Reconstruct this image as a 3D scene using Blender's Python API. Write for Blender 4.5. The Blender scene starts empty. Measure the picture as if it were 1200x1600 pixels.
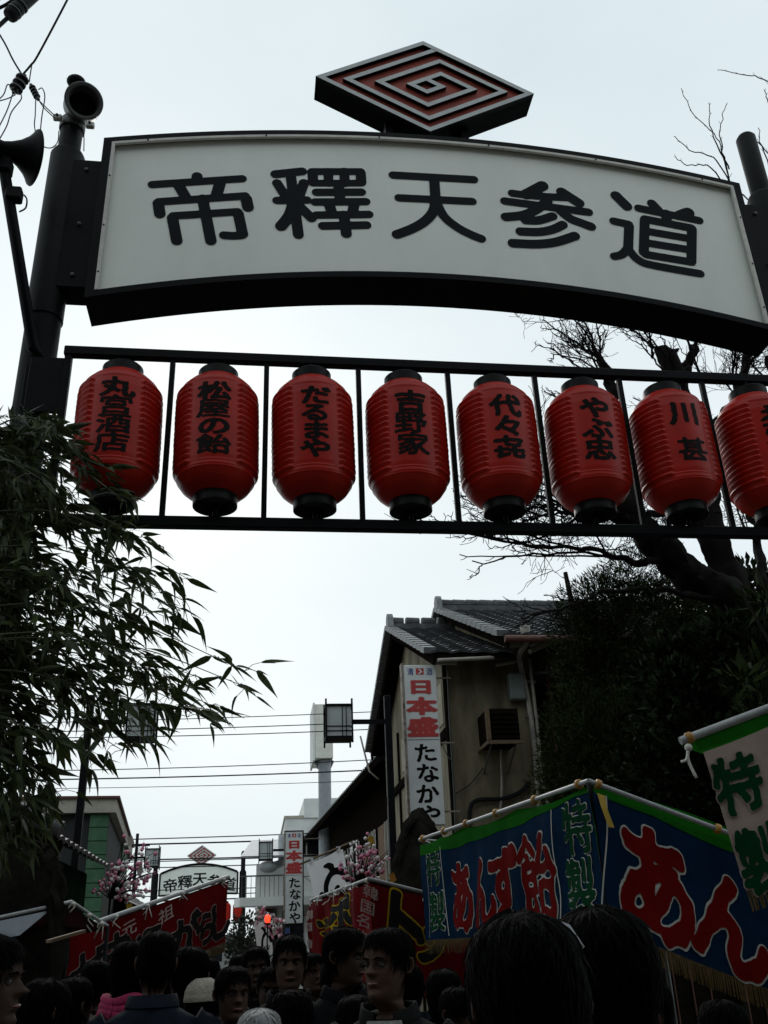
import bpy, math, random
import numpy as np
from mathutils import Vector, Matrix
random.seed(7)
rng = np.random.default_rng(7)
sc = bpy.context.scene
col = sc.collection
PI = math.pi

# ------------------------------------------------------------ camera
CAM = Vector((0.0, 0.0, 1.62))
FOC = 1445.3                       # focal length in pixels of the 1200 x 1600 picture
PITCH, ROLL, YAW = 0.441733, -0.0413141, 0.1433
def _axes():
    fw = Vector((0, math.cos(PITCH), math.sin(PITCH))); r0 = Vector((1, 0, 0)); u0 = r0.cross(fw)
    r = r0 * math.cos(ROLL) + u0 * math.sin(ROLL); u = u0 * math.cos(ROLL) - r0 * math.sin(ROLL)
    m = Matrix.Rotation(-YAW, 3, 'Z')
    return m @ r, m @ u, m @ fw
AR, AU, AF = _axes()
cd = bpy.data.cameras.new('camera'); cam = bpy.data.objects.new('camera', cd); col.objects.link(cam)
cam.matrix_world = Matrix(((AR.x, AU.x, -AF.x, CAM.x), (AR.y, AU.y, -AF.y, CAM.y), (AR.z, AU.z, -AF.z, CAM.z), (0, 0, 0, 1)))
cd.sensor_fit = 'VERTICAL'; cd.sensor_height = 24.0; cd.lens = 24.0 * FOC / 1600
cd.clip_start = 0.05; cd.clip_end = 2000
sc.camera = cam
def ray(px, py): return AF + AR * ((px - 600) / FOC) - AU * ((py - 800) / FOC)
def at(px, py, Y):
    v = ray(px, py); return CAM + v * (Y / v.y)
def atX(px, py, X):
    v = ray(px, py); return CAM + v * (X / v.x)
def atz(px, py, z):
    v = ray(px, py); return CAM + v * ((z - CAM.z) / v.z)

# ------------------------------------------------------------ overcast sky and veiled sun
SUN_EL, SUN_AZ = math.radians(33), math.radians(-4)      # azimuth from +Y, positive to the right
w = bpy.data.worlds.new('World'); sc.world = w; w.use_nodes = True
nt = w.node_tree; nt.nodes.clear()
out = nt.nodes.new('ShaderNodeOutputWorld'); bg = nt.nodes.new('ShaderNodeBackground'); bg.inputs[1].default_value = 0.1
sky = nt.nodes.new('ShaderNodeTexSky'); sky.sky_type = 'NISHITA'; sky.sun_disc = False
sky.sun_elevation = SUN_EL; sky.sun_rotation = SUN_AZ; sky.air_density = 1.0; sky.dust_density = 4.0; sky.ozone_density = 2.0
mx = nt.nodes.new('ShaderNodeMix'); mx.data_type = 'RGBA'; mx.inputs[0].default_value = 0.95
tc = nt.nodes.new('ShaderNodeTexCoord'); mp = nt.nodes.new('ShaderNodeMapping'); mp.inputs['Scale'].default_value = (1, 1, 2.2)
nz = nt.nodes.new('ShaderNodeTexNoise'); nz.inputs['Scale'].default_value = 1.6; nz.inputs['Detail'].default_value = 5
cr = nt.nodes.new('ShaderNodeValToRGB')
cr.color_ramp.elements[0].position = 0.3; cr.color_ramp.elements[0].color = (6.85, 7.95, 8.4, 1)
cr.color_ramp.elements[1].position = 0.75; cr.color_ramp.elements[1].color = (8.7, 9.5, 9.8, 1)
L = nt.links.new
L(tc.outputs['Generated'], mp.inputs[0]); L(mp.outputs[0], nz.inputs['Vector']); L(nz.outputs[0], cr.inputs[0])
L(sky.outputs[0], mx.inputs['A']); L(cr.outputs[0], mx.inputs['B']); L(mx.outputs['Result'], bg.inputs[0]); L(bg.outputs[0], out.inputs[0])
sd = bpy.data.lights.new('sun', 'SUN'); sd.energy = 0.6; sd.angle = math.radians(14); sd.color = (1, .96, .9)
so = bpy.data.objects.new('sun', sd); col.objects.link(so)
sdir = Vector((math.sin(SUN_AZ) * math.cos(SUN_EL), math.cos(SUN_AZ) * math.cos(SUN_EL), math.sin(SUN_EL)))
so.rotation_euler = sdir.to_track_quat('Z', 'Y').to_euler(); so.location = (0, 30, 40)
sc.view_settings.view_transform = 'Standard'; sc.view_settings.look = 'None'
sc.view_settings.exposure = 0.0; sc.view_settings.gamma = 1.0; sc.view_settings.use_curve_mapping = False

# ------------------------------------------------------------ materials
MATS = {}
def mat(name, c, rough=.6, var=.2, scale=6.0, bump=0.0, bscale=30.0, metal=0.0, spec=.5, c2=None, emit=None, coat=0.0, streak=None, trans=0.0):
    if name in MATS: return MATS[name]
    m = bpy.data.materials.new(name); m.use_nodes = True; t = m.node_tree; b = t.nodes['Principled BSDF']
    b.inputs['Roughness'].default_value = rough; b.inputs['Metallic'].default_value = metal
    b.inputs['Specular IOR Level'].default_value = spec; b.inputs['Coat Weight'].default_value = coat
    if coat: b.inputs['Coat Roughness'].default_value = .12
    tc = t.nodes.new('ShaderNodeTexCoord'); src = tc.outputs['Object']
    if streak:
        mp = t.nodes.new('ShaderNodeMapping'); mp.inputs['Scale'].default_value = streak; t.links.new(src, mp.inputs[0]); src = mp.outputs[0]
    n = t.nodes.new('ShaderNodeTexNoise'); n.inputs['Scale'].default_value = scale; n.inputs['Detail'].default_value = 6; n.inputs['Roughness'].default_value = .65
    t.links.new(src, n.inputs['Vector'])
    r = t.nodes.new('ShaderNodeValToRGB'); e = r.color_ramp.elements
    lo = tuple(x * (1 - var) for x in c); hi = tuple(min(1, x * (1 + var)) for x in c) if c2 is None else c2
    e[0].position = .3; e[0].color = (*lo, 1); e[1].position = .7; e[1].color = (*hi, 1)
    t.links.new(n.outputs[0], r.inputs[0]); t.links.new(r.outputs[0], b.inputs['Base Color'])
    if bump:
        n2 = t.nodes.new('ShaderNodeTexNoise'); n2.inputs['Scale'].default_value = bscale; n2.inputs['Detail'].default_value = 5
        t.links.new(src, n2.inputs['Vector'])
        bp = t.nodes.new('ShaderNodeBump'); bp.inputs['Strength'].default_value = bump; bp.inputs['Distance'].default_value = .02
        t.links.new(n2.outputs[0], bp.inputs['Height']); t.links.new(bp.outputs[0], b.inputs['Normal'])
    if emit:
        b.inputs['Emission Color'].default_value = (*emit[:3], 1); b.inputs['Emission Strength'].default_value = emit[3]
    if trans:
        tr = t.nodes.new('ShaderNodeBsdfTranslucent'); ms = t.nodes.new('ShaderNodeMixShader'); ms.inputs[0].default_value = trans
        t.links.new(r.outputs[0], tr.inputs[0]); o = t.nodes['Material Output']
        t.links.new(b.outputs[0], ms.inputs[1]); t.links.new(tr.outputs[0], ms.inputs[2]); t.links.new(ms.outputs[0], o.inputs[0])
    MATS[name] = m
    return m

# ------------------------------------------------------------ mesh collector
def vv(p): return Vector(p)
class MB:
    def __init__(s): s.v = []; s.f = []
    def add(s, vs, fs):
        o = len(s.v); s.v += [tuple(x) for x in vs]; s.f += [tuple(i + o for i in f) for f in fs]; return s
    def box(s, a, b, bev=0.0):
        x0, y0, z0 = [min(p, q) for p, q in zip(a, b)]; x1, y1, z1 = [max(p, q) for p, q in zip(a, b)]
        if bev <= 0:
            return s.add([(x0,y0,z0),(x1,y0,z0),(x1,y1,z0),(x0,y1,z0),(x0,y0,z1),(x1,y0,z1),(x1,y1,z1),(x0,y1,z1)],
                  [(3,2,1,0),(4,5,6,7),(0,1,5,4),(1,2,6,5),(2,3,7,6),(3,0,4,7)])
        c = [(x, y, z) for z in (z0, z1) for y in (y0, y1) for x in (x0, x1)]
        vs = []; idx = {}
        mid = ((x0+x1)/2, (y0+y1)/2, (z0+z1)/2)
        for ci, p in enumerate(c):
            for ax in range(3):
                q = list(p)
                for k in range(3):
                    if k != ax: q[k] += bev if p[k] < mid[k] else -bev
                idx[ci, ax] = len(vs); vs.append(q)
        fs = []
        fc = {0: [(0,2,6,4),(1,5,7,3)], 1: [(0,4,5,1),(2,3,7,6)], 2: [(0,1,3,2),(4,6,7,5)]}
        for ax in range(3):
            for q in fc[ax]: fs.append([idx[i, ax] for i in q])
        for a_, b_ in [(0,1),(2,3),(4,5),(6,7)]: fs.append([idx[a_,1], idx[b_,1], idx[b_,2], idx[a_,2]])
        for a_, b_ in [(0,2),(1,3),(4,6),(5,7)]: fs.append([idx[a_,0], idx[b_,0], idx[b_,2], idx[a_,2]])
        for a_, b_ in [(0,4),(1,5),(2,6),(3,7)]: fs.append([idx[a_,0], idx[b_,0], idx[b_,1], idx[a_,1]])
        for i in range(8): fs.append([idx[i,0], idx[i,1], idx[i,2]])
        return s.add(vs, fs)
    def bar(s, a, b, wx, wz, up=(0, 0, 1)):      # rectangular bar from a to b
        a, b = vv(a), vv(b); d = (b - a).normalized(); u = vv(up)
        if abs(d.dot(u)) > .98: u = Vector((0, 1, 0))
        r = d.cross(u).normalized(); u = r.cross(d)
        vs = [p + r * sx * wx / 2 + u * sz * wz / 2 for p in (a, b) for sx, sz in ((-1,-1),(1,-1),(1,1),(-1,1))]
        return s.add(vs, [(3,2,1,0),(4,5,6,7),(0,1,5,4),(1,2,6,5),(2,3,7,6),(3,0,4,7)])
    def tube(s, pts, rad, seg=8, cap=True):
        pts = [vv(p) for p in pts]; n = len(pts)
        if not hasattr(rad, '__len__'): rad = [rad] * n
        vs = []; prev = None
        for i, p in enumerate(pts):
            d = (pts[min(i+1, n-1)] - pts[max(i-1, 0)])
            if d.length < 1e-9: d = Vector((0, 0, 1))
            d.normalize()
            if prev is None:
                u = Vector((0, 0, 1)) if abs(d.z) < .9 else Vector((1, 0, 0))
            else: u = prev
            r = d.cross(u)
            if r.length < 1e-6: r = d.cross(Vector((1, .3, .2)))
            r.normalize(); u = r.cross(d); prev = u
            for k in range(seg):
                a = 2 * PI * k / seg; vs.append(p + (r * math.cos(a) + u * math.sin(a)) * rad[i])
        fs = [(i*seg+k, i*seg+(k+1) % seg, (i+1)*seg+(k+1) % seg, (i+1)*seg+k) for i in range(n-1) for k in range(seg)]
        if cap: fs += [tuple(range(seg-1, -1, -1)), tuple((n-1)*seg+k for k in range(seg))]
        return s.add(vs, fs)
    def lathe(s, prof, c=(0, 0, 0), seg=24, axis=None):    # prof: (radius, height)
        c = vv(c); q = Vector((0, 0, 1)).rotation_difference(vv(axis).normalized()) if axis is not None else None
        vs = []
        for r, h in prof:
            for k in range(seg):
                a = 2 * PI * k / seg; p = Vector((r * math.cos(a), r * math.sin(a), h))
                if q: p = q @ p
                vs.append(c + p)
        n = len(prof)
        fs = [(i*seg+k, i*seg+(k+1) % seg, (i+1)*seg+(k+1) % seg, (i+1)*seg+k) for i in range(n-1) for k in range(seg)]
        fs += [tuple(range(seg-1, -1, -1)), tuple((n-1)*seg+k for k in range(seg))]
        return s.add(vs, fs)
    def ball(s, c, r, sx=1, sy=1, sz=1, n=10, m=7):
        c = vv(c); vs = [c + Vector((0, 0, -r*sz))]
        for i in range(1, m):
            th = PI * i / m
            for k in range(n):
                a = 2*PI*k/n; vs.append(c + Vector((r*sx*math.sin(th)*math.cos(a), r*sy*math.sin(th)*math.sin(a), -r*sz*math.cos(th))))
        vs.append(c + Vector((0, 0, r*sz)))
        fs = [(0, 1+(k+1) % n, 1+k) for k in range(n)]
        for i in range(m-2): fs += [(1+i*n+k, 1+i*n+(k+1) % n, 1+(i+1)*n+(k+1) % n, 1+(i+1)*n+k) for k in range(n)]
        t = len(vs)-1; fs += [(t, 1+(m-2)*n+k, 1+(m-2)*n+(k+1) % n) for k in range(n)]
        return s.add(vs, fs)
    def prism(s, poly, d):       # polygon (3-D points) pushed along vector d
        n = len(poly); d = vv(d); vs = [vv(p) for p in poly] + [vv(p) + d for p in poly]
        return s.add(vs, [tuple(range(n-1, -1, -1)), tuple(range(n, 2*n))] + [(i, (i+1) % n, n+(i+1) % n, n+i) for i in range(n)])
    def grid(s, P, nu, nv):
        vs = [P(i/nu, j/nv) for j in range(nv+1) for i in range(nu+1)]
        return s.add(vs, [(j*(nu+1)+i, j*(nu+1)+i+1, (j+1)*(nu+1)+i+1, (j+1)*(nu+1)+i) for j in range(nv) for i in range(nu)])
    def mesh(s, name, m, smooth=None, off=(0, 0, 0)):
        me = bpy.data.meshes.new(name)
        vs = s.v if not any(off) else [(a-off[0], b-off[1], c-off[2]) for a, b, c in s.v]
        me.from_pydata(vs, [], s.f); me.validate()
        if m: me.materials.append(m)
        if smooth:
            me.shade_smooth()
            if smooth is not True: me.set_sharp_from_angle(angle=math.radians(smooth))
        return me
    def build(s, name, m, parent=None, smooth=None, local=False):
        off = (0, 0, 0) if (local or parent is None) else tuple(ORIG.get(parent.name, (0, 0, 0)))
        o = bpy.data.objects.new(name, s.mesh(name, m, smooth, off)); col.objects.link(o)
        if parent: o.parent = parent; ORIG[o.name] = ORIG.get(parent.name, (0, 0, 0))
        return o
ORIG = {}
def tag(o, label=None, cat=None, group=None, kind=None):
    if label: o['label'] = label
    if cat: o['category'] = cat
    if group: o['group'] = group
    if kind: o['kind'] = kind
    return o
def thing(name, label, cat, loc=(0, 0, 0), rz=0.0, group=None):
    o = bpy.data.objects.new(name, None); col.objects.link(o); o.location = loc; o.rotation_euler = (0, 0, rz)
    o.empty_display_size = .1; ORIG[o.name] = tuple(loc); tag(o, label, cat, group)
    return o
def copy_tree(o, parent=None):
    c = o.copy(); col.objects.link(c); c.parent = parent
    for ch in o.children: copy_tree(ch, c)
    return c
def inst(name, me, parent, loc=(0,0,0), rot=(0,0,0), scale=(1,1,1)):
    o = bpy.data.objects.new(name, me); col.objects.link(o); o.parent = parent; o.location = loc; o.rotation_euler = rot; o.scale = scale
    return o

# ------------------------------------------------------------ lettering: distance fields cut into flat meshes
def edt(mask):
    n, m = mask.shape; big = 1e6
    f = np.where(mask, 0.0, big); ix = np.arange(m)
    d = (ix[:, None] - ix[None, :]) ** 2
    g = np.min(f[:, None, :] + d[None, :, :], axis=2)
    iy = np.arange(n); d2 = (iy[:, None] - iy[None, :]) ** 2
    h = np.min(g.T[:, None, :] + d2[None, :, :], axis=2).T
    return np.sqrt(h)
GN = 88; GX0, GY0, GS = -.15, -.28, 1.3 / 88
_gl = {}
def glyph(ch):
    if ch in _gl: return _gl[ch]
    c = bpy.data.curves.new('glyph', 'FONT'); c.body = ch; c.size = 1; c.resolution_u = 3
    o = bpy.data.objects.new('glyph', c); col.objects.link(o); bpy.context.view_layer.update()
    me = o.to_mesh(); me.calc_loop_triangles()
    V = np.array([v.co[:2] for v in me.vertices]).reshape(-1, 2); T = np.array([t.vertices for t in me.loop_triangles]).reshape(-1, 3)
    xs = GX0 + GS * np.arange(GN); ys = GY0 + GS * np.arange(GN); M = np.zeros((GN, GN), bool)
    for a, b, c_ in T:
        p, q, r = V[a], V[b], V[c_]
        i0 = max(0, int((min(p[0], q[0], r[0]) - GX0) / GS)); i1 = min(GN, int((max(p[0], q[0], r[0]) - GX0) / GS) + 2)
        j0 = max(0, int((min(p[1], q[1], r[1]) - GY0) / GS)); j1 = min(GN, int((max(p[1], q[1], r[1]) - GY0) / GS) + 2)
        X, Y = np.meshgrid(xs[i0:i1], ys[j0:j1])
        s1 = (q[0]-p[0])*(Y-p[1])-(q[1]-p[1])*(X-p[0]); s2 = (r[0]-q[0])*(Y-q[1])-(r[1]-q[1])*(X-q[0]); s3 = (p[0]-r[0])*(Y-r[1])-(p[1]-r[1])*(X-r[0])
        M[j0:j1, i0:i1] |= ((s1 >= 0) & (s2 >= 0) & (s3 >= 0)) | ((s1 <= 0) & (s2 <= 0) & (s3 <= 0))
    o.to_mesh_clear(); bpy.data.objects.remove(o); bpy.data.curves.remove(c)
    F = (edt(M) - edt(~M)) * GS
    k = F.copy(); k[1:-1, 1:-1] = (F[1:-1, 1:-1]*2 + F[:-2, 1:-1] + F[2:, 1:-1] + F[1:-1, :-2] + F[1:-1, 2:]) / 6
    _gl[ch] = k
    return k
def field_polys(F, x0, y0, s, iso, run=4):
    """2-D points and faces of the region F < iso."""
    n, m = F.shape; I = F < iso; vs = []; fs = []
    full = I[:-1, :-1] & I[1:, :-1] & I[:-1, 1:] & I[1:, 1:]
    anyc = I[:-1, :-1] | I[1:, :-1] | I[:-1, 1:] | I[1:, 1:]
    for j in range(n-1):
        i = 0
        while i < m-1:
            if full[j, i]:
                k = i
                while k < m-1 and full[j, k] and k - i < run: k += 1
                o = len(vs); vs += [(x0+i*s, y0+j*s), (x0+k*s, y0+j*s), (x0+k*s, y0+(j+1)*s), (x0+i*s, y0+(j+1)*s)]; fs.append((o, o+1, o+2, o+3)); i = k; continue
            if anyc[j, i]:
                cs = [(i, j), (i+1, j), (i+1, j+1), (i, j+1)]; pl = []
                for a in range(4):
                    p, q = cs[a], cs[(a+1) % 4]; fp, fq = F[p[1], p[0]] - iso, F[q[1], q[0]] - iso
                    if fp < 0: pl.append(p)
                    if (fp < 0) != (fq < 0):
                        t = fp / (fp - fq); pl.append((p[0]+(q[0]-p[0])*t, p[1]+(q[1]-p[1])*t))
                if len(pl) > 2:
                    o = len(vs); vs += [(x0+a*s, y0+b*s) for a, b in pl]; fs.append(tuple(range(o, o+len(pl))))
            i += 1
    return vs, fs
def char_mesh(ch, bold, cx, cy, w_, h_, P, rot=0.0, slant=0.0, jit=0.0, run=4):
    """glyph stretched into the w_ x h_ box about (cx, cy); P maps (x, y) to space"""
    F = glyph(ch)
    if jit:
        a, b = np.meshgrid(np.arange(GN), np.arange(GN)); k = sum(map(ord, ch))
        F = F + jit * np.sin(a*.33+k) * np.sin(b*.29+1.7*k)
    vs, fs = field_polys(F, GX0, GY0, GS, bold, run)
    A = np.array(vs).reshape(-1, 2)
    if not len(A): return MB()
    A = (A - np.array([.5, .38])) * np.array([w_, h_]); A[:, 0] += slant * A[:, 1]
    c, s_ = math.cos(rot), math.sin(rot); A = A @ np.array([[c, s_], [-s_, c]])
    return MB().add([P(cx+x, cy+y) for x, y in A], fs)
def stroke_field(strokes, s, pad=.05):
    pts = np.array([p for st in strokes for p in st[0]]); x0, y0 = pts.min(0) - pad; x1, y1 = pts.max(0) + pad
    X, Y = np.meshgrid(np.arange(x0, x1, s), np.arange(y0, y1, s)); F = np.full(X.shape, 9.0)
    for st in strokes:
        pl, hw = st[0], st[1]; hw2 = st[2] if len(st) > 2 else hw
        nseg = len(pl) - 1
        for q, (a, b) in enumerate(zip(pl[:-1], pl[1:])):
            dx, dy = b[0]-a[0], b[1]-a[1]; t = np.clip(((X-a[0])*dx+(Y-a[1])*dy)/(dx*dx+dy*dy+1e-12), 0, 1)
            wd = hw + (hw2 - hw) * (q + t) / nseg
            F = np.minimum(F, np.hypot(X-a[0]-t*dx, Y-a[1]-t*dy) - wd)
    return F, x0, y0
def smooth_line(pl, k=4):
    """Catmull-Rom through points of any dimension"""
    P = [np.array(p, float) for p in pl]; o = []
    for i in range(len(P)-1):
        p0, p1, p2, p3 = P[max(i-1, 0)], P[i], P[i+1], P[min(i+2, len(P)-1)]
        for q in range(k):
            t = q / k; o.append(.5*((2*p1)+(p2-p0)*t+(2*p0-5*p1+4*p2-p3)*t*t+(3*p1-p0-3*p2+p3)*t**3))
    o.append(P[-1]); return [tuple(x) for x in o]

# palette
M_BLACK = mat('black painted steel', (.003, .0038, .0045), .55, .35, 5, .08, 60, spec=.10)
M_PANEL = mat('white acrylic sign face', (.86, .90, .83), .45, .06, 1.1, .02, 20, streak=(1.5, 1, .5))
M_INK = mat('charcoal sign lettering', (.010, .012, .015), .7, .2, spec=.1)
M_TRIM = mat('pale aluminium trim', (.62, .60, .55), .4, .15, 12)
M_SILVER = mat('silver painted edge', (.52, .55, .55), .4, .12, 8)
M_MAROON = mat('dark red enamel', (.38, .06, .035), .6, .25, 5)
M_RED = mat('red lantern plastic', (.42, .014, .006), .36, .2, 4, .03, 30, spec=.22)
M_LACQ = mat('black lantern cap', (.003, .0035, .0035), .45, .3, spec=.15)
M_BRUSH = mat('black brush ink', (.005, .003, .003), .6, .25, 30, spec=.1)
M_DARKW = mat('black rubber cable', (.008, .009, .010), .6, .3, spec=.15)
M_GREYW = mat('grey wire', (.035, .04, .045), .6, .2, spec=.2)
M_PORC = mat('dark glazed insulator', (.02, .02, .022), .25, .3)
M_ZINC = mat('galvanised steel', (.38, .40, .41), .45, .25, 20, .05, 80)
M_GREY = mat('grey painted metal', (.07, .075, .07), .45, .25, 8)
# ============================================================ setting: ground and street
g = MB().box((-400, -200, -1), (400, 900, 0)).build('ground', mat('earth and gravel', (.10, .09, .075), .9, .3, .8, .3, 20)); tag(g, 'grey ground around the street', kind='structure')
r_ = MB().grid(lambda a, b: Vector((-1.9 + 4.9 * a - .03 * (b * 110) - .00035 * (b * 110) ** 2, -20 + 130 * b, .004)), 2, 60).build('road', mat('street paving', (.14, .13, .125), .85, .25, 2, .3, 40))
tag(r_, 'grey paved shopping street under the arch', kind='structure')

# ============================================================ the arch over the street
GY = 5.05                     # plane of the arch
CX = 1.209                    # its middle
arch = thing('street_arch', 'black steel street arch with arched white sign and lantern rack', 'arch', (CX, 5.2, 0))
def z_top(x): return 7.166 - .0456 * (x - CX) ** 2
def z_bot(x): return 5.885 - .0539 * (x - CX) ** 2
XL, XR = -1.129, 3.586
def band(x0, x1, up0, up1, y0, y1, base, n=40):
    """closed arched strip between offsets up0..up1 of curve `base`"""
    mb = MB(); vs = []
    for i in range(n+1):
        x = x0 + (x1-x0)*i/n
        for y, u in ((y0, up0), (y1, up0), (y1, up1), (y0, up1)): vs.append((x, y, base(x)+u))
    fs = [(i*4+k, i*4+(k+1) % 4, i*4+4+(k+1) % 4, i*4+4+k) for i in range(n) for k in range(4)] + [(3,2,1,0), tuple(n*4+k for k in range(4))]
    return mb.add(vs, fs)
def zone(x0, x1, lo, hi, y, n=60):
    mb = MB(); vs = []
    for i in range(n+1):
        x = x0+(x1-x0)*i/n; vs += [(x, y, z_bot(x)+lo), (x, y, z_top(x)+hi)]
    return mb.add(vs, [(2*i, 2*i+2, 2*i+3, 2*i+1) for i in range(n)])
# sign box: back, rim above, rim below, two ends
sb = MB(); o0, o1 = XL-.058, XR+.058; y0, y1 = 5.03, 5.345
sb.add(*(lambda a: (a.v, a.f))(band(o0, o1, .0, .045, y0, y1, z_top)))
sb.add(*(lambda a: (a.v, a.f))(band(o0, o1, -.048, .0, y0, y1, z_bot)))
for xa, xb in ((o0, XL), (XR, o1)): sb.prism([(xa, y0+.001, z_bot(xa)), (xb, y0+.001, z_bot(xb)), (xb, y0+.001, z_top(xb)), (xa, y0+.001, z_top(xa))], (0, y1-y0-.002, 0))
sb.add(*(lambda a: (a.v, a.f))(zone(o0, o1, -.02, .02, y1-.004)))
box_o = sb.build('sign_box', M_BLACK, arch, 35)
pn = zone(XL+.002, XR-.002, .001, -.001, 5.074).build('sign_face', M_PANEL, arch)
# slim aluminium trim on the front lip of the opening
tm = band(XL, XR, -.022, -.001, 5.028, 5.05, z_top).build('trim_strip', M_TRIM, box_o)
for xa in (XL+.001, XR-.023):
    t_ = MB().prism([(xa, 5.028, z_bot(xa)+.004), (xa+.022, 5.028, z_bot(xa+.022)+.004), (xa+.022, 5.028, z_top(xa+.022)-.022), (xa, 5.028, z_top(xa)-.022)], (0, .022, 0)).build('trim_strip', M_TRIM, box_o)
# small screws on the trim
for xx in np.linspace(XL+.25, XR-.25, 6):
    MB().ball((xx, 5.027, z_top(xx)-.011), .007, n=6, m=4).build('screw', M_BLACK, box_o)
for zz in (.15, .55, 1.0):
    for xx in (XL+.012, XR-.012): MB().ball((xx, 5.027, z_bot(xx)+zz), .007, n=6, m=4).build('screw', M_BLACK, box_o)
BOARD=[
 [([(-0.521,6.68),(-0.519,6.641)],0.0393),([(-0.826,6.576),(-0.202,6.687)],0.0337),([(-0.642,6.578),(-0.593,6.482)],0.0399),([(-0.358,6.622),(-0.377,6.515)],0.0417),([(-0.771,6.42),(-0.176,6.525)],0.0339),([(-0.775,6.406),(-0.758,6.31)],0.0398),([(-0.168,6.497),(-0.153,6.42)],0.0417),([(-0.666,6.299),(-0.225,6.373)],0.0335),([(-0.67,6.28),(-0.629,6.079)],0.0392),([(-0.219,6.353),(-0.184,6.171)],0.0389),([(-0.312,6.152),(-0.256,6.151),(-0.194,6.159)],0.0343),([(-0.472,6.473),(-0.399,6.096)],0.0395)],
 [([(0.037,6.752),(0.229,6.797)],0.0375),([(0.049,6.667),(0.112,6.542)],0.0363),([(0.243,6.684),(0.214,6.575)],0.0378),([(0.051,6.501),(0.265,6.523)],0.0343),([(0.147,6.75),(0.204,6.196)],0.0384),([(0.171,6.508),(0.142,6.373),(0.083,6.265)],0.0435),([(0.207,6.464),(0.297,6.357)],0.0388),([(0.303,6.802),(0.663,6.834)],0.0329),([(0.31,6.689),(0.667,6.721)],0.0315),([(0.306,6.789),(0.31,6.703)],0.038),([(0.662,6.821),(0.664,6.734)],0.0386),([(0.423,6.812),(0.422,6.699)],0.0353),([(0.542,6.823),(0.54,6.709)],0.037),([(0.335,6.603),(0.662,6.633)],0.035),([(0.323,6.509),(0.692,6.544)],0.0345),([(0.334,6.387),(0.711,6.424)],0.034),([(0.378,6.29),(0.691,6.322)],0.0354),([(0.495,6.692),(0.505,6.536)],0.0393),([(0.426,6.491),(0.446,6.407)],0.0396),([(0.606,6.506),(0.591,6.419)],0.0389),([(0.53,6.404),(0.544,6.231)],0.0394)],
 [([(0.906,6.821),(1.517,6.831)],0.036),([(0.94,6.601),(1.488,6.612)],0.0351),([(1.214,6.805),(1.212,6.596)],0.0396),([(1.212,6.596),(1.186,6.486),(1.117,6.389),(1.016,6.31),(0.91,6.252)],0.0399),([(1.214,6.596),(1.263,6.453),(1.354,6.355),(1.448,6.295),(1.527,6.259)],0.0364)],
 [([(2.049,6.814),(1.912,6.716)],0.0479),([(1.805,6.719),(1.99,6.708),(2.251,6.712)],0.0351),([(2.194,6.766),(2.317,6.665)],0.0435),([(1.74,6.637),(2.38,6.58)],0.0363),([(2.071,6.664),(1.966,6.566),(1.859,6.508),(1.733,6.481)],0.0403),([(2.149,6.591),(2.225,6.508),(2.306,6.47),(2.381,6.439)],0.0394),([(1.881,6.461),(1.979,6.468),(2.093,6.517)],0.0385),([(1.831,6.35),(1.966,6.356),(2.078,6.388),(2.162,6.439)],0.0389),([(1.762,6.234),(1.938,6.239),(2.087,6.269),(2.242,6.338)],0.0404)],
 [([(2.624,6.765),(2.694,6.664)],0.044),([(2.569,6.507),(2.681,6.485)],0.0362),([(2.682,6.468),(2.639,6.241)],0.0384),([(2.636,6.25),(2.584,6.189),(2.522,6.166)],0.0347),([(2.643,6.241),(2.698,6.15),(2.8,6.105),(3.164,6.049)],0.0355),([(2.903,6.709),(2.941,6.649)],0.0394),([(3.183,6.64),(3.117,6.608)],0.0496),([(2.788,6.652),(3.256,6.568)],0.0361),([(3.004,6.614),(2.993,6.552)],0.0413),([(2.817,6.539),(2.757,6.221)],0.0387),([(2.823,6.547),(3.18,6.487)],0.0377),([(3.182,6.477),(3.119,6.165)],0.039),([(2.77,6.202),(3.117,6.155)],0.0354),([(2.807,6.429),(3.152,6.381)],0.0353),([(2.788,6.315),(3.131,6.272)],0.0349)],
]
for strokes in BOARD:
    st = [(smooth_line(p, 5) if len(p) > 2 else p, hw) for p, hw in strokes]
    F, x0, y0 = stroke_field(st, .0065, .07)
    vs, fs = field_polys(F, x0, y0, .0065, 0.0, 12)
    MB().add([(x, 5.0705, z) for x, z in vs], fs).build('character', M_INK, pn)
# diamond emblem: raised silver maze on a red plate
EC = Vector((1.209, GY, 7.78)); EHW, EHH = .875, .505
def dq(a, b):     # a along top->right, b along top->left, 0..7
    return (EC.x + (a-b)/7*EHW, EC.z + EHH - (a+b)/7*EHH)
em_b = MB()
pl = [dq(0, 0), dq(7, 0), dq(7, 7), dq(0, 7)]
em_b.prism([(x, GY+.036, z) for x, z in pl], (0, .189, 0))
emb = em_b.build('emblem', M_MAROON, arch); emb.data.materials.append(M_BLACK)
for p in emb.data.polygons: p.material_index = 0 if abs(p.normal.y) > .9 else 1
emb['label'] = 'red and silver diamond maze emblem crowning the sign'
rim = MB(); W = .30
def wall(a0, b0, a1, b1, back):
    x0_, x1_ = min(a0, a1)-W/2, max(a0, a1)+W/2; q0, q1 = min(b0, b1)-W/2, max(b0, b1)+W/2
    P4 = [dq(x0_, q0), dq(x1_, q0), dq(x1_, q1), dq(x0_, q1)]
    return [(x, z) for x, z in P4], back
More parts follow.
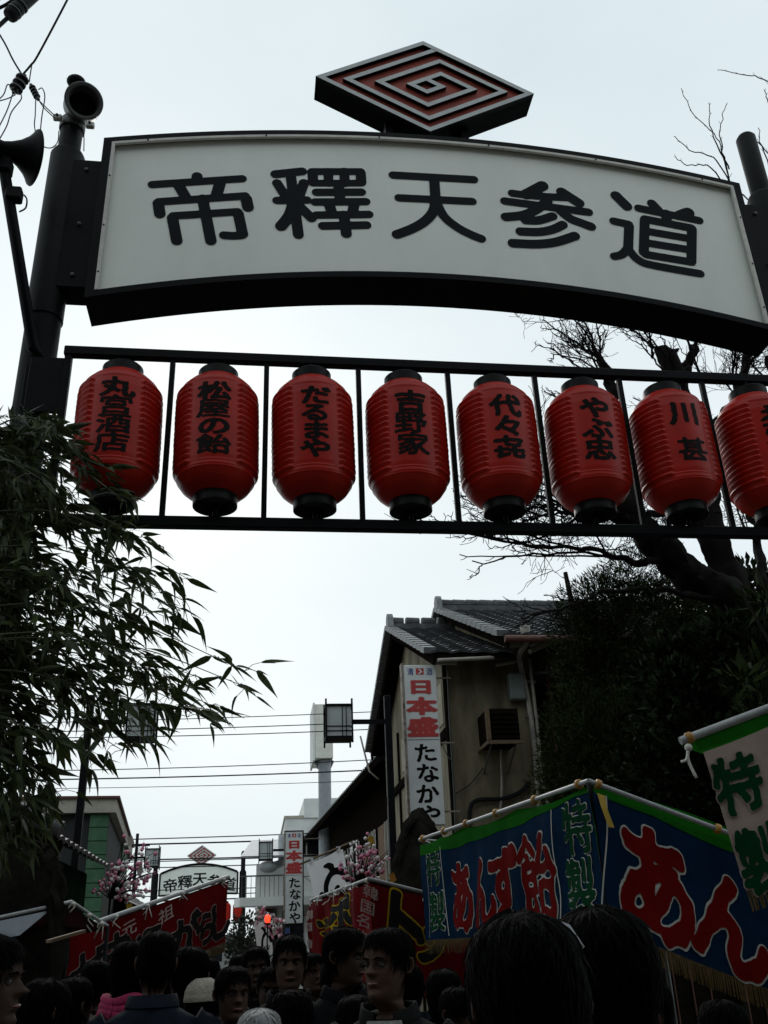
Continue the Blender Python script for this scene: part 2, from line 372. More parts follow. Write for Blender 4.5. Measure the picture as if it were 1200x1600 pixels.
def wallmesh(segs, y_front, y_back, front_mat, side_mat, nm):
    mb = MB(); nf = []
    for s_ in segs:
        P4, _ = wall(*s_, 0); i0 = len(mb.f); mb.prism([(x, y_front, z) for x, z in P4], (0, y_back-y_front, 0)); nf.append(i0)
    o = mb.build(nm, front_mat, emb); o.data.materials.append(side_mat)
    for k, p in enumerate(o.data.polygons): p.material_index = 0 if p.normal.y < -.9 or p.normal.y > .9 else 1
    return o
e = W/2
wallmesh([(e, e, 7-e, e)], GY, GY+.225, M_SILVER, M_BLACK, 'emblem_rim')
wallmesh([(7-e, 3*e, 7-e, 7-3*e)], GY, GY+.225, M_SILVER, M_BLACK, 'emblem_rim')
wallmesh([(e, 7-e, 7-e, 7-e)], GY, GY+.225, M_SILVER, M_BLACK, 'emblem_rim')
wallmesh([(e, 3*e, e, 7-3*e)], GY, GY+.225, M_SILVER, M_BLACK, 'emblem_rim')
sp = [(1, 0.3), (1, 6), (6, 6), (6, 1), (2, 1), (2, 5), (5, 5), (5, 2), (3, 2), (3, 4), (4, 4), (4, 3), (3.3, 3)]
segs = []
for k, (p, q) in enumerate(zip(sp[:-1], sp[1:])):     # butt joint: each run stops short of the previous one
    p = list(p); q = list(q); dx, dy = np.sign(q[0]-p[0]), np.sign(q[1]-p[1])
    if k > 0: p[0] += dx*W; p[1] += dy*W
    segs.append((p[0], p[1], q[0], q[1]))
for s_ in segs: wallmesh([s_], GY+.002, GY+.0345, M_SILVER, M_BLACK, 'maze_wall')
for dx in (-.3, .3): MB().box((EC.x+dx-.03, GY+.1, z_top(EC.x)+.02), (EC.x+dx+.03, GY+.2, EC.z-EHH*(1-abs(dx)/EHW)+.03)).build('emblem_foot', M_BLACK, arch)
# posts
PYc = 5.2
def post(x, z_sleeve, z_end):
    p = MB().lathe([(.112, 0), (.112, 5.55)], (x, PYc, 0), 32).build('post', M_BLACK, arch, 40)
    MB().lathe([(.121, 5.45), (.121, z_sleeve-.03), (.108, z_sleeve), (.085, z_sleeve+.01)], (x, PYc, 0), 32).build('sleeve', M_BLACK, p, 40)
    MB().lathe([(.079, z_sleeve), (.079, z_end-.04), (.06, z_end-.01), (.02, z_end)], (x, PYc, 0), 24).build('post_neck', M_BLACK, p, 50)
    MB().lathe([(.15, 0), (.15, .03), (.125, .05)], (x, PYc, 0), 24).build('base_plate', M_BLACK, p, 40)
    return p
PXL, PXR = -1.462, 3.93
post(PXL, 6.93, 7.30); post(PXR, 6.98, 7.66)
for x0, x1 in ((PXL+.06, o0-.001), (o1+.001, PXR-.06)):
    MB().box((x0, 5.10, 5.66), (x1, 5.30, 6.80), .008).build('side_bracket', M_BLACK, arch)
    for zz in (5.76, 6.2, 6.7):
        MB().lathe([(.014, 0), (.014, .012), (.006, .016)], ((x0+x1)/2, 5.10, zz), 8, (0, -1, 0)).build('bolt', M_GREY, arch)
# lantern rack
U0 = .7287
RZT, RZB = 1.62+3.4565, 1.62+2.35
DIV = [-1.322 + .59461*k + U0 for k in range(7)]
RX0, RX1 = -1.965+U0, 2.885+U0
MB().box((RX0-.03, GY-.03, RZT), (RX1+.03, GY+.03, RZT+.066), .006).build('rack_rail', M_BLACK, arch)
MB().box((RX0-.03, GY-.03, RZB-.068), (RX1+.03, GY+.03, RZB), .006).build('rack_rail', M_BLACK, arch)
for x in (RX0, RX1): MB().box((x-.022, GY-.022, RZB), (x+.022, GY+.022, RZT), .004).build('rack_end_bar', M_BLACK, arch)
for x in DIV: MB().box((x-.0165, GY-.0165, RZB), (x+.0165, GY+.0165, RZT), .003).build('rack_bar', M_BLACK, arch)
for x0, x1 in ((PXL, RX0-.022), (RX1+.022, PXR)):
    for za, zb in ((RZT-.42, RZT-.02), (RZB+.02, RZB+.3)):
        MB().box((x0, GY-.012, za), (x1, GY+.012, zb), .003).build('rack_bracket', M_BLACK, arch)
        MB().box((x0-.03, GY+.012, za+.05), (x0+.03, PYc-.07, zb-.05), .003).build('rack_bracket', M_BLACK, arch)

# ============================================================ lanterns
def lantern_mesh():
    prof = [(-.425, .128), (-.412, .150), (-.395, .176), (-.37, .203), (-.34, .223), (-.31, .235), (-.28, .242), (-.25, .2445), (0, .2455), (.22, .2445), (.265, .240), (.30, .230), (.33, .213), (.355, .192), (.375, .168), (.388, .150), (.394, .147), (.40, .126)]
    zs = sorted(set([p[0] for p in prof] + list(np.linspace(-.36, .36, 190))))
    n = 132; vs = []; pz = [p[0] for p in prof]; pr = [p[1] for p in prof]
    for z in zs:
        r0 = float(np.interp(z, pz, pr))
        for k in range(n):
            th = 2*PI*k/n; a = abs(((th - 1.5*PI + PI) % (2*PI)) - PI); b = min(a, PI - a)   # angle from front or back
            m = min(1, max(0, (b - .62)/.05)); zz = min(1, max(0, (.30 - abs(z+.01))/.02))
            ph = ((z + .5) / .039) % 1.0
            rib = (.015 * (ph/.72 if ph < .72 else (1-ph)/.28)) * m * zz
            ring = .004 * math.exp(-((z+.325)/.006)**2) + .004*math.exp(-((z-.315)/.006)**2)
            r = r0 + rib + ring - .006*(1-m)*zz
            vs.append((r*math.cos(th), r*math.sin(th), z))
    N = len(zs); mb = MB()
    mb.add(vs, [(i*n+k, i*n+(k+1) % n, (i+1)*n+(k+1) % n, (i+1)*n+k) for i in range(N-1) for k in range(n)])
    return mb.mesh('lantern_body', M_RED, True)
ME_LB = lantern_mesh()
ME_CT = MB().lathe([(.115, .390), (.126, .393), (.126, .468), (.120, .475), (.105, .475), (.09, .44)], seg=36).mesh('lantern_cap', M_LACQ, 40)
ME_CB = MB().lathe([(.09, -.44), (.120, -.482), (.132, -.485), (.132, -.425), (.122, -.413)], seg=36).mesh('lantern_cap', M_LACQ, 40)
ME_ST = MB().lathe([(.014, .44), (.014, .5535)], seg=10).mesh('hanger', M_BLACK, True)
ME_SB = MB().lathe([(.014, -.5535), (.014, -.46)], seg=10).mesh('hanger', M_BLACK, True)
LZ = (RZT + RZB) / 2
cxs = [(RX0 + DIV[0]) / 2 + .025] + [(DIV[k] + DIV[k+1]) / 2 for k in range(6)] + [(DIV[6] + RX1) / 2]
LTXT = [('丸宮酒店', .30, -.19, 'red lantern at the post end, lower half behind bamboo leaves, four characters'),
        ('松屋の飴', .295, -.19, 'red lantern with four characters, second from the bamboo'),
        ('だるまや', .295, -.18, 'red lantern with four rounded brush kana, third from the bamboo'),
        ('吉野家', .285, -.15, 'red lantern with three dense characters, fourth from the bamboo, below the diamond'),
        ('代々㐂', .28, -.16, 'red lantern with three loose characters, its left side against plain sky, fifth from the bamboo'),
        ('やぶ忠', .285, -.15, 'red lantern with two kana above one heavy character, before the bare branches'),
        ('川甚', .29, -.16, 'red lantern with two characters set far apart'),
        ('ゑびす家', .285, -.20, 'red lantern cut off by the right edge of the picture')]
for i, (tx, ztop, zbot, lab) in enumerate(LTXT):
    t = thing('red_lantern', lab, 'lantern', (cxs[i], GY, LZ), math.radians([3, -2, 1, -1, 2, -2, 1, 0][i]), 'red lanterns in the rack under the arch sign')
    t.rotation_euler.x, t.rotation_euler.y = math.radians(random.uniform(-1.6, 1.6)), math.radians(random.uniform(-1.3, 1.3))
    b = inst('lantern_body', ME_LB, t); inst('lantern_cap', ME_CT, t); inst('lantern_cap', ME_CB, t); inst('hanger', ME_ST, t); inst('hanger', ME_SB, t)
    n = len(tx); R_ = .2415; ztop -= .045; zbot -= .06
    cell = (ztop - zbot) / n
    for k, ch in enumerate(tx):
        cz = ztop - cell*(k+.5) + (.02 if (tx == '川甚' and k == 0) else (-.02 if tx == '川甚' else 0))
        hh = min(cell*1.08, .178); ww = .215 if n >= 4 else .212
        if ch in 'だるまや' and n == 4 and tx[0] == 'だ': ww = .20
        P = lambda x, z: (R_*math.sin(x/R_), -R_*math.cos(x/R_), z)
        char_mesh(ch, .046 if ch not in '宮酒屋飴野家店甚' else .033, random.uniform(-.006, .006), cz, ww, hh, P, random.uniform(-.03, .03), 0, .010, 4).build('character', M_BRUSH, b, local=True)
# ============================================================ equipment and wires about the left post
# tubular loudspeaker on the neck of the post
t = thing('tube_loudspeaker', 'grey tubular loudspeaker clamped on top of the left arch post', 'loudspeaker', (PXL, PYc, 7.24))
ax = Vector((.30, -.80, -.42)).normalized(); c0 = at(131, 158, 5.02)
prof = [(.02, -.30), (.075, -.285), (.085, -.26), (.085, -.20), (.118, -.17), (.128, -.14), (.128, -.02), (.137, -.012), (.137, .012), (.128, .016), (.108, .012), (.100, -.02), (.09, -.14), (.03, -.18)]
b_ = MB().lathe(prof, c0, 40, ax).build('horn_body', M_GREY, t, 35)
MB().lathe([(.10, -.09), (.098, -.085), (.0, -.06)], c0, 32, ax).build('horn_throat', M_BLACK, b_, 40)
MB().ball(at(119, 128, 5.25), .062, 1.15, 1, .75, 16, 10).build('driver_cap', M_BLACK, t, True)
MB().tube([(PXL, PYc, 7.2), (PXL, PYc, 7.36), c0 - ax*.15 + Vector((0, 0, -.1))], .05, 12).build('mount', M_BLACK, t, 40)
MB().lathe([(.088, 7.17), (.092, 7.18), (.092, 7.25), (.088, 7.26)], (PXL, PYc, 0), 28).build('clamp_band', M_GREY, t, 40)
M_WHITEINS = mat('white porcelain', (.6, .6, .56), .35, .15)
for px, py in ((90, 184), (141, 196)):
    p = at(px, py, 5.1); MB().box(p - Vector((.03, .02, .022)), p + Vector((.03, .02, .022)), .006).build('cable_clip', M_WHITEINS, t)
    MB().lathe([(.010, 0), (.010, .01)], p + Vector((0, -.02, .004)), 10, (0, -1, 0)).build('clip_bolt', M_BLACK, t)
# horn speaker on a raked arm
t = thing('horn_loudspeaker', 'black flared horn loudspeaker on a raked arm left of the post', 'loudspeaker', at(50, 540, 5.05))
a0, a1 = at(52, 545, 5.06), at(6, 262, 4.82)
MB().tube([a0 + Vector((.06, .1, -.05)), a0, a1], .036, 16).build('arm', M_BLACK, t, 40)
hx = (at(56, 246, 4.9) - at(0, 238, 4.84)).normalized()
hx = (hx + Vector((0, .28, .02))).normalized()
hc = at(52, 246, 4.86)
MB().lathe([(.03, -.36), (.07, -.355), (.07, -.26), (.05, -.25), (.045, -.2), (.06, -.15), (.09, -.09), (.13, -.04), (.165, -.012), (.187, .0), (.19, .008), (.182, .012), (.155, -.01), (.12, -.045), (.08, -.09), (.02, -.11)], hc, 40, hx).build('horn', M_BLACK, t, 50)
MB().tube([hc - hx*.2 + Vector((0, 0, .02)), a1 + Vector((0, 0, -.02))], .03, 10).build('bracket', M_BLACK, t)
MB().box(a1 - Vector((.05, .05, .05)), a1 + Vector((.05, .05, .06)), .01).build('swivel', M_BLACK, t)
MB().tube(smooth_line([at(38, 305, 4.83), at(42, 312, 4.83), at(40, 325, 4.83), at(30, 331, 4.83)], 5), .0055, 6).build('cable', M_BLACK, t, True)
MB().box(at(22, 305, 4.85) - Vector((.05, .04, .05)), at(22, 305, 4.85) + Vector((.05, .04, .05)), .01).build('junction_block', M_BLACK, t)
# strain insulators
def insulator(c, ax, L_, r, nsh, label):
    prof = [(.008, -L_/2), (r*.5, -L_/2)]
    for k in range(nsh):
        h = -L_/2 + L_*(k+.2)/nsh; prof += [(r*.55, h), (r, h+L_*.18/nsh), (r, h+L_*.42/nsh), (r*.6, h+L_*.7/nsh)]
    prof += [(r*.5, L_/2), (.008, L_/2)]
    t = thing('cable_insulator', label, 'insulator', c)
    MB().lathe(prof, c, 20, ax).build('shed_body', M_PORC, t, 40)
    for s_ in (-1, 1): MB().tube([c + ax*s_*L_/2, c + ax*s_*(L_/2+.02)], .012, 8).build('end_fitting', M_GREY, t)
    return t
i1 = at(30, 131, 4.7); d1 = (at(38, 118, 4.7) - at(20, 146, 4.7)).normalized()
insulator(i1, d1, .15, .045, 3, 'large dark ribbed insulator hanging where two wires cross')
i2 = at(54, 144, 4.85); d2 = (at(48, 132, 4.85) - at(61, 158, 4.85)).normalized()
insulator(i2, d2, .12, .024, 4, 'small dark insulator tied to the post clip')
def cable(pts, r, label, name='cable', m=None, k=5, cat='cable'):
    o = MB().tube(smooth_line([tuple(p) for p in pts], k), r, 6).build(name, m or M_GREYW, smooth=True); tag(o, label, cat); return o
cable([at(150, -90, 4.3), at(105, 0, 4.4), at(60, 85, 4.6), at(48, 102, 4.65), at(36, 116, 4.7)], .007, 'grey cable rising right from the large insulator')
cable([at(50, 100, 4.65), at(47, 118, 4.75), at(46, 128, 4.83)], .004, 'short wire joining the cable and the small insulator')
cable([at(-60, -35, 4.5), at(0, 55, 4.6), at(20, 93, 4.65), at(34, 116, 4.7)], .006, 'grey cable rising left from the large insulator')
cable([at(61, 157, 4.85), at(72, 168, 4.93), at(86, 181, 5.06)], .004, 'thin wire from the small insulator to the post clip')
cable([at(62, 159, 4.85), at(70, 170, 4.93), at(85, 184, 5.06)], .004, 'second thin wire beside the post clip wire')
cable([at(60, 140, 4.84), at(66, 138, 4.82), at(70, 152, 4.82), at(65, 185, 4.82), at(63, 215, 4.85), at(67, 228, 4.88), at(80, 231, 4.95), at(90, 222, 5.05), at(92, 205, 5.1)], .004, 'looping drip wire from insulator down past the horn to the post')
cable([at(56, 152, 4.85), at(55, 180, 4.82), at(54, 198, 4.82), at(60, 222, 4.84), at(70, 230, 4.88)], .004, 'drip wire hanging beside the looping one')
cable([at(22, 140, 4.7), at(12, 132, 4.66), at(4, 150, 4.62), at(-20, 168, 4.55)], .004, 'jumper wire leaving the large insulator to the left')
cable([at(20, 146, 4.7), at(10, 175, 4.62), at(-8, 210, 4.55)], .004, 'jumper wire hanging steeply from the large insulator')
cable([at(32, 146, 4.7), at(33, 155, 4.68), at(18, 175, 4.62), at(10, 198, 4.58), at(-6, 226, 4.55)], .004, 'long jumper wire curving left from the large insulator')
cable([at(24, 148, 4.7), at(12, 154, 4.63), at(-10, 160, 4.58)], .004, 'short jumper wire pulled tight to the left')
cable([at(127, 196, 5.12), at(131, 210, 5.12), at(131, 236, 5.13)], .004, 'thin wire down the neck of the left post')
# cable closure on the overhead trunk cable
t = thing('cable_closure', 'dark ribbed cable closure on overhead line in the top left corner', 'cable closure', at(25, 15, 4.4))
ca, cb = at(14, 26, 4.4), at(62, -18, 4.4); cx_ = (cb-ca).normalized()
MB().lathe([(.02, 0), (.045, .005), (.05, .02), (.05, .045), (.042, .05), (.042, .07), (.05, .075), (.05, .10), (.046, .105), (.046, .32), (.02, .33)], ca, 24, cx_).build('shell', M_DARKW, t, 40)
for h in (.06, .13): MB().lathe([(.047, h-.006), (.0525, h-.005), (.0525, h+.005), (.047, h+.006)], ca, 24, cx_).build('clamp_band', M_GREY, t, 40)
MB().tube([ca - cx_*.02, ca - cx_*.6], .014, 8).build('cable_stub', M_DARKW, t, True)
cable([at(-40, 22, 4.4), at(0, 12, 4.4), at(30, -8, 4.4), at(90, -60, 4.4)], .012, 'thick dark cable beside the closure in the corner', m=M_DARKW)

# ============================================================ bamboo lashed to the left post
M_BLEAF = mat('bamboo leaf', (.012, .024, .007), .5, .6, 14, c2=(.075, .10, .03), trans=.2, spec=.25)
M_CULM = mat('bamboo culm', (.05, .06, .025), .45, .3, 4)
bam = thing('bamboo', 'leafy bamboo tied against the left arch post', 'bamboo', (-1.95, 4.72, 0))
def leaf_shape(n=6):
    vs = []; L_ = 1.0
    for i in range(n+1):
        x = i/n; wd = .105*math.sin(PI*min(1, x*1.02)**.62)*(1-.25*x) if 0 < i < n else .004
        z = -.16*x*x
        vs += [(x, -wd, z + .35*wd), (x, 0, z), (x, wd, z + .35*wd)]
    fs = []
    for i in range(n): fs += [(3*i, 3*i+3, 3*i+4, 3*i+1), (3*i+1, 3*i+4, 3*i+5, 3*i+2)]
    return vs, fs
LV, LF = leaf_shape(); LVn = np.array(LV)
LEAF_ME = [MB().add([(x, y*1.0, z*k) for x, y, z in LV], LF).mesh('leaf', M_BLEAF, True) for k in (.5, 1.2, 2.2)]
leaves = []        # (matrix, size)
culms = []
for (bx, by, tx, ty, z0, z1, r) in ((-1.86, 4.75, -1.62, 4.72, 0, 4.45, .022), (-2.05, 4.62, -1.95, 4.55, 0, 4.3, .018), (-1.72, 4.9, -1.50, 4.8, 0, 4.4, .016), (-1.78, 4.45, -1.72, 4.35, 0, 3.9, .014)):
    pts = []; rr = []
    for i in range(25):
        q = i/24; pts.append((bx+(tx-bx)*q+.03*math.sin(3*q), by+(ty-by)*q, z0+(z1-z0)*q)); rr.append(r*(1-.55*q)*(1.12 if i % 3 == 0 else 1))
    MB().tube(pts, rr, 10).build('culm', M_CULM, bam, True); culms.append(pts)
br = MB()
tgt = [(105,668),(128,700),(150,735),(195,785),(120,780),(215,840),(240,905),(280,955),(235,930),(260,1040),(290,1120),(215,1150),(320,1060),(290,905),(240,852),(296,940),(252,962),(262,1003),(382,1048),(385,1075),(332,1102),(340,1128),(252,1062),(238,1140),(230,1108),(190,1172),(150,1192),(100,1245),(172,905),(140,835),(205,832),(60,695),(22,722),(10,682),(30,800),(60,900),(100,1000),(60,1100),(120,1100),(180,1012),(30,1000),(30,1150),(60,1205),(20,1255),
       (80,760),(100,820),(150,960),(200,960),(215,905),(130,1040),(160,1100),(210,1040),(90,940),(20,880),(20,950),(50,1050),(100,1150),(20,1100),(110,900),(270,1085),(300,1075),(200,1100),(170,1140),(75,1010),(45,850),(10,780),(60,760),(150,860),(40,1190),(80,1180),(10,1210),(180,1070),(310,1110),(225,985),(90,665),(55,1260),(85,1275),(20,1300),(45,1330),(10,1290),(70,1235),(15,1340),(30,1280),(5,1160),(70,1140)]
def put_leaf(p, d, size, roll):
    d = d.normalized(); s = d.cross(Vector((0, 0, 1)))
    if s.length < .05: s = Vector((1, 0, 0))
    s.normalize(); n = s.cross(d)
    s2 = s*math.cos(roll) + n*math.sin(roll); n2 = d.cross(s2)*-1
    M = Matrix(((d.x, s2.x, n2.x, p.x), (d.y, s2.y, n2.y, p.y), (d.z, s2.z, n2.z, p.z), (0, 0, 0, 1)))
    leaves.append((M, size))
for k, (px, py) in enumerate(tgt):
    e_ = at(px + random.uniform(-6, 6), py, random.uniform(4.25, 5.0))
    best = min(culms, key=lambda c: min(abs(q[2]-e_.z-.35) for q in c) + abs(c[0][0]-e_.x)*random.uniform(.1, .6))
    zs0 = min(4.3, e_.z + random.uniform(.05, .45))
    s0 = vv(min(best, key=lambda q: abs(q[2]-zs0)))
    ln = (e_-s0).length
    mid = s0.lerp(e_, .5) + Vector((0, random.uniform(-.1, .1), .10*ln + random.uniform(.0, .08)))
    pth = [vv(p) for p in smooth_line([tuple(s0), tuple(mid), tuple(e_)], 9)]
    br.tube(pth, [.006*(1-.75*i/len(pth)) for i in range(len(pth))], 5, False)
    n = len(pth)
    for i in range(int(n*.22), n):
        f_ = i/(n-1); p = pth[i]; d = (pth[min(i+1, n-1)]-pth[i-1]).normalized()
        for _ in range((random.choice((1, 2, 3)) if px < 215 else random.choice((0, 1, 1, 2))) if f_ < .85 else 2):
            az = random.uniform(0, 2*PI); side = Vector((math.cos(az), math.sin(az)*.8, random.uniform(-.7, .5)))
            tw = p + side*random.uniform(.0, .09)
            br.tube([p, p.lerp(tw, .5) + Vector((0, 0, .01)), tw], .0018, 3, False)
            for _2 in range(random.choice((1, 2, 2, 3) if px < 260 else (1, 2, 2))):
                dd = d*random.uniform(.3, 1.1) + side*.6 + Vector((random.uniform(-.45, .75), random.uniform(-.5, .5), random.uniform(-.75, .35)))
                put_leaf(tw, dd, random.uniform(.06, .18)*random.choice((1, 1, .75, 1.1)), random.uniform(-1.2, 1.2))
br.build('branches', M_CULM, bam, True)['kind'] = 'stuff'
# outermost leaves one by one, the inner mass as one
def screen_x(p):
    q = p - CAM; return 600 + FOC*q.dot(AR)/q.dot(AF), 800 - FOC*q.dot(AU)/q.dot(AF)
order = sorted(range(len(leaves)), key=lambda i: -(screen_x(leaves[i][0].translation)[0] + 300*leaves[i][1]))
single = set(order[:260]); fol = MB()
for i, (M, s_) in enumerate(leaves):
    if i in single:
        o = bpy.data.objects.new('leaf', LEAF_ME[i % 3]); col.objects.link(o); o.parent = bam
        o.matrix_local = Matrix.Translation(-Vector(bam.location)) @ M @ Matrix.Diagonal((s_, s_, s_, 1))
    else:
        kz = (.5, 1.2, 2.2)[i % 3]; A = LVn*np.array([s_, s_*random.uniform(.9, 1.3), s_*kz]); R3 = np.array(M.to_3x3()); T3 = np.array(M.translation)
        fol.add((A @ R3.T + T3).tolist(), LF)
fol.build('foliage', M_BLEAF, bam, True)['kind'] = 'stuff'
MB().lathe([(.13, 4.0), (.135, 4.01), (.135, 4.04), (.13, 4.05)], (-1.50, 5.12, 0), 16).build('straw_rope', mat('straw rope', (.25, .2, .1), .8, .3, 30, .4, 60), bam, True)

# ============================================================ leafless tree and evergreens on the right
M_BARK = mat('dark bark', (.008, .007, .006), .9, .45, 5, .6, 22, spec=.08)
M_TWIG = mat('twig bark', (.010, .008, .008), .9, .4, 6, spec=.05)
tree = thing('leafless_tree', 'old leaning leafless tree with fine twigs behind the lanterns', 'tree', (7.9, 10.3, 0))
limbs = [([at(1330,1290,10.3), at(1260,1080,10.2), at(1200,985,10), at(1110,915,9.9), at(1040,865,9.8), at(985,805,9.8), at(960,770,9.8)], .27, .13),
         ([at(990,812,9.8), at(975,740,9.8), at(962,660,9.9), at(950,590,9.9), at(935,560,9.9)], .15, .035),
         ([at(1010,835,9.8), at(940,795,9.7), at(905,800,9.6), at(880,788,9.5)], .09, .05),
         ([at(1150,940,10), at(1110,820,10), at(1090,700,10.1), at(1060,600,10.2), at(1040,555,10.2)], .2, .10),
         ([at(1085,690,10.1), at(1140,640,10.2), at(1170,560,10.3), at(1190,500,10.4)], .09, .03),
         ([at(1060,600,10.2), at(1075,570,10.2), at(1085,540,10.2)], .08, .05),
         ([at(1110,830,10), at(1040,800,9.8), at(1000,815,9.7)], .06, .03),
         ([at(1040,870,9.8), at(1000,880,9.6), at(960,868,9.5), at(890,855,9.4), at(820,850,9.3)], .05, .012),
         ([at(1200,985,10), at(1190,900,10.2), at(1180,820,10.4), at(1150,760,10.5)], .08, .03),
         ([at(1330,1290,10.3), at(1360,1000,10.5), at(1330,700,10.7), at(1290,450,10.8), at(1240,300,10.8)], .26, .05),
         ([at(1320,700,10.7), at(1240,640,10.7), at(1200,560,10.6)], .1, .03),
         ([at(1140,940,9.9), at(1080,930,9.7), at(1000,920,9.5), at(930,930,9.4)], .05, .012)]
trunk = MB(); LP = []
for pts, r0, r1 in limbs:
    pl = smooth_line([tuple(p) for p in pts], 5); n = len(pl)
    rad = [(r0+(r1-r0)*i/(n-1))*(1+.10*math.sin(i*2.3+r0*50)) for i in range(n)]
    pl3 = smooth_line([tuple(vv(p)+Vector((random.gauss(0, .02), random.gauss(0, .03), random.gauss(0, .02)))) for p in pl], 3); rad3 = np.interp(np.linspace(0, 1, len(pl3)), np.linspace(0, 1, n), rad)
    i0 = len(trunk.v); trunk.tube(pl3, list(rad3), 16)
    for q in range(len(pl3)*16):       # furrowed bark
        a_, b_ = q // 16, q % 16; v = Vector(trunk.v[i0+q]); c_ = Vector(pl3[a_]); k_ = 1 + .10*math.sin(b_*2.4+a_*.35) + .07*math.sin(b_*5.1-a_*.9) + random.uniform(-.06, .06)
        trunk.v[i0+q] = tuple(c_ + (v-c_)*k_)
    for i, p in enumerate(pl):
        if i > 1: LP.append((vv(p), (vv(pl[min(i+1, n-1)])-vv(pl[i-1])).normalized(), rad[i]))
# root to ground
rb = at(1330,1290,10.3); trunk.tube([rb, rb.lerp(Vector((7.9, 10.3, 0)), .5), Vector((7.9, 10.3, -.1))], [.34, .42, .55], 12)
# lopped stub with torn bark
sp_ = at(1042, 556, 10.2)
trunk.tube([sp_ + Vector((.1, 0, -.35)), sp_, sp_ + Vector((-.06, 0, .10)), sp_ + Vector((.02, 0, .16))], [.12, .14, .11, .03], 9)
trunk.tube([sp_ + Vector((.06, 0, -.1)), sp_ + Vector((.12, 0, .08)), sp_ + Vector((.20, 0, .13))], [.08, .05, .015], 7)
trunk.build('trunk', M_BARK, tree, 60)
tw = MB()
def twig(p, d, ln, r, lev):
    n = 5; pts = [p]; dd = d.copy()
    for i in range(n):
        dd = (dd + Vector((random.gauss(0, .16), random.gauss(0, .16), random.gauss(.05, .14)))).normalized(); pts.append(pts[-1] + dd*ln/n)
    tw.tube(pts, [max(.0032, r*(1-.7*i/n)) for i in range(n+1)], 4 if lev else 5, False)
    if lev < 3:
        for i in range(1, n+1):
            for _ in range((2, 2, 1)[lev] if random.random() < .66 else 0):
                s = Vector((random.gauss(0, 1), random.gauss(0, .8), random.gauss(.25, .8))).normalized()
                twig(pts[i], (dd*.75 + s*.8).normalized(), ln*random.uniform(.42, .68), r*.5, lev+1)
for k in range(24):
    p, d, r = LP[random.randrange(len(LP))]
    s = Vector((random.gauss(-.35, .9), random.gauss(0, .6), random.gauss(.45, .7))).normalized()
    twig(p, (d*.4+s).normalized(), random.uniform(.6, 1.35), min(.022, r*.4), 0)
def stick(P, r, side=(.04, .16), sub=0):
    pl = [vv(p) + Vector((random.gauss(0, .012), 0, random.gauss(0, .012))) for p in smooth_line([tuple(p) for p in P], 6)]
    n = len(pl); tw.tube(pl, [r*(1-.75*i/n)+.0025 for i in range(n)], 5, False)
    for i in range(3, n, 2):
        d = (pl[i]-pl[i-1]).normalized(); q = d.cross(Vector((0, 1, 0)))*random.choice((-1, 1)); k = random.uniform(*side)*(1-.5*i/n)
        m_ = pl[i] + (d*.9+q*.55)*k*.5; e_ = m_ + (d*.8+q*.35+Vector((0, random.uniform(-.3, .3), .2)))*k*.5
        if sub and k > .2: stick([pl[i], m_, e_], .006, (.05, .2), sub-1)
        else: tw.tube([pl[i], m_, e_], [.005, .004, .003], 4, False)
for px, py, tx, ty in ((935,560,850,500),(945,590,862,545),(962,660,850,610),(905,800,790,790),(880,788,720,775),(890,855,690,822),(820,850,640,806),(930,930,815,965),(960,868,740,880),(1040,555,960,495),(1085,540,1110,480),(1190,500,1180,430),(960,770,870,715),(985,805,860,755),(1060,600,1000,535),(880,788,760,830),(950,600,900,505),(940,565,905,490),(1020,560,1010,488),(1100,600,1060,500),(1150,620,1140,510),(905,800,830,740)):
    for j_ in range(2):
        p = at(px, py, 9.7); q = at(tx+j_*random.uniform(-30, 30), ty+j_*random.uniform(-25, 25), random.uniform(9.2, 9.9)); m_ = p.lerp(q, .5) + Vector((0, 0, random.uniform(-.08, .14))); stick([p, m_, q], .016-.004*j_, (.15, .6), 2)
for P in ([(1215,330),(1150,300),(1135,260),(1120,215),(1085,180),(1065,140)], [(1145,310),(1130,240),(1125,200),(1135,160)], [(1160,330),(1120,252),(1080,235),(1052,212)], [(1150,330),(1110,262),(1075,258),(1054,244)], [(1230,170),(1200,128),(1160,116),(1122,110)], [(1230,215),(1200,160),(1196,140)], [(1215,300),(1190,228),(1175,220)], [(1140,265),(1112,205),(1108,160)], [(1150,330),(1142,300),(1060,275)], [(1230,260),(1195,235),(1185,200)]):
    stick([at(px, py, 10.7) for px, py in P], .011)
tw.build('twigs', M_TWIG, tree)['kind'] = 'stuff'
# evergreens: clouds of short needle sprays
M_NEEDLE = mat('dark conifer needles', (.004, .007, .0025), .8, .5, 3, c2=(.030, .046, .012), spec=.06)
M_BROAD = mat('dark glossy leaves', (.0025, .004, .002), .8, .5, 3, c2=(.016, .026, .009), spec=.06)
def sprays(blobs, n, size, m, flat=.35):
    mb = MB(); tot = sum(b[3]*b[4]*b[5] for b in blobs)
    for (x, y, z, rx, ry, rz) in blobs:
        for _ in range(int(n*rx*ry*rz/tot)):
            v = Vector((random.gauss(0, 1), random.gauss(0, 1), random.gauss(0, 1))).normalized(); k = random.random()**.22
            k *= 1 + .16*math.sin(v.x*7+x)*math.sin(v.y*6+v.z*8+z)
            p = Vector((x+v.x*rx*k, y+v.y*ry*k, z+v.z*rz*k))
            d = (v + Vector((random.gauss(0, .5), random.gauss(0, .5), random.gauss(.35, .5)))).normalized(); s = d.cross(Vector((random.gauss(0, 1), random.gauss(0, 1), random.gauss(0, 1)))).normalized()
            l = size*random.uniform(.5, 1.4); wd = l*flat*.5
            mb.add([p, p+d*l*.5+s*wd, p+d*l, p+d*l*.5-s*wd], [(0, 1, 2), (0, 2, 3)])
    return mb
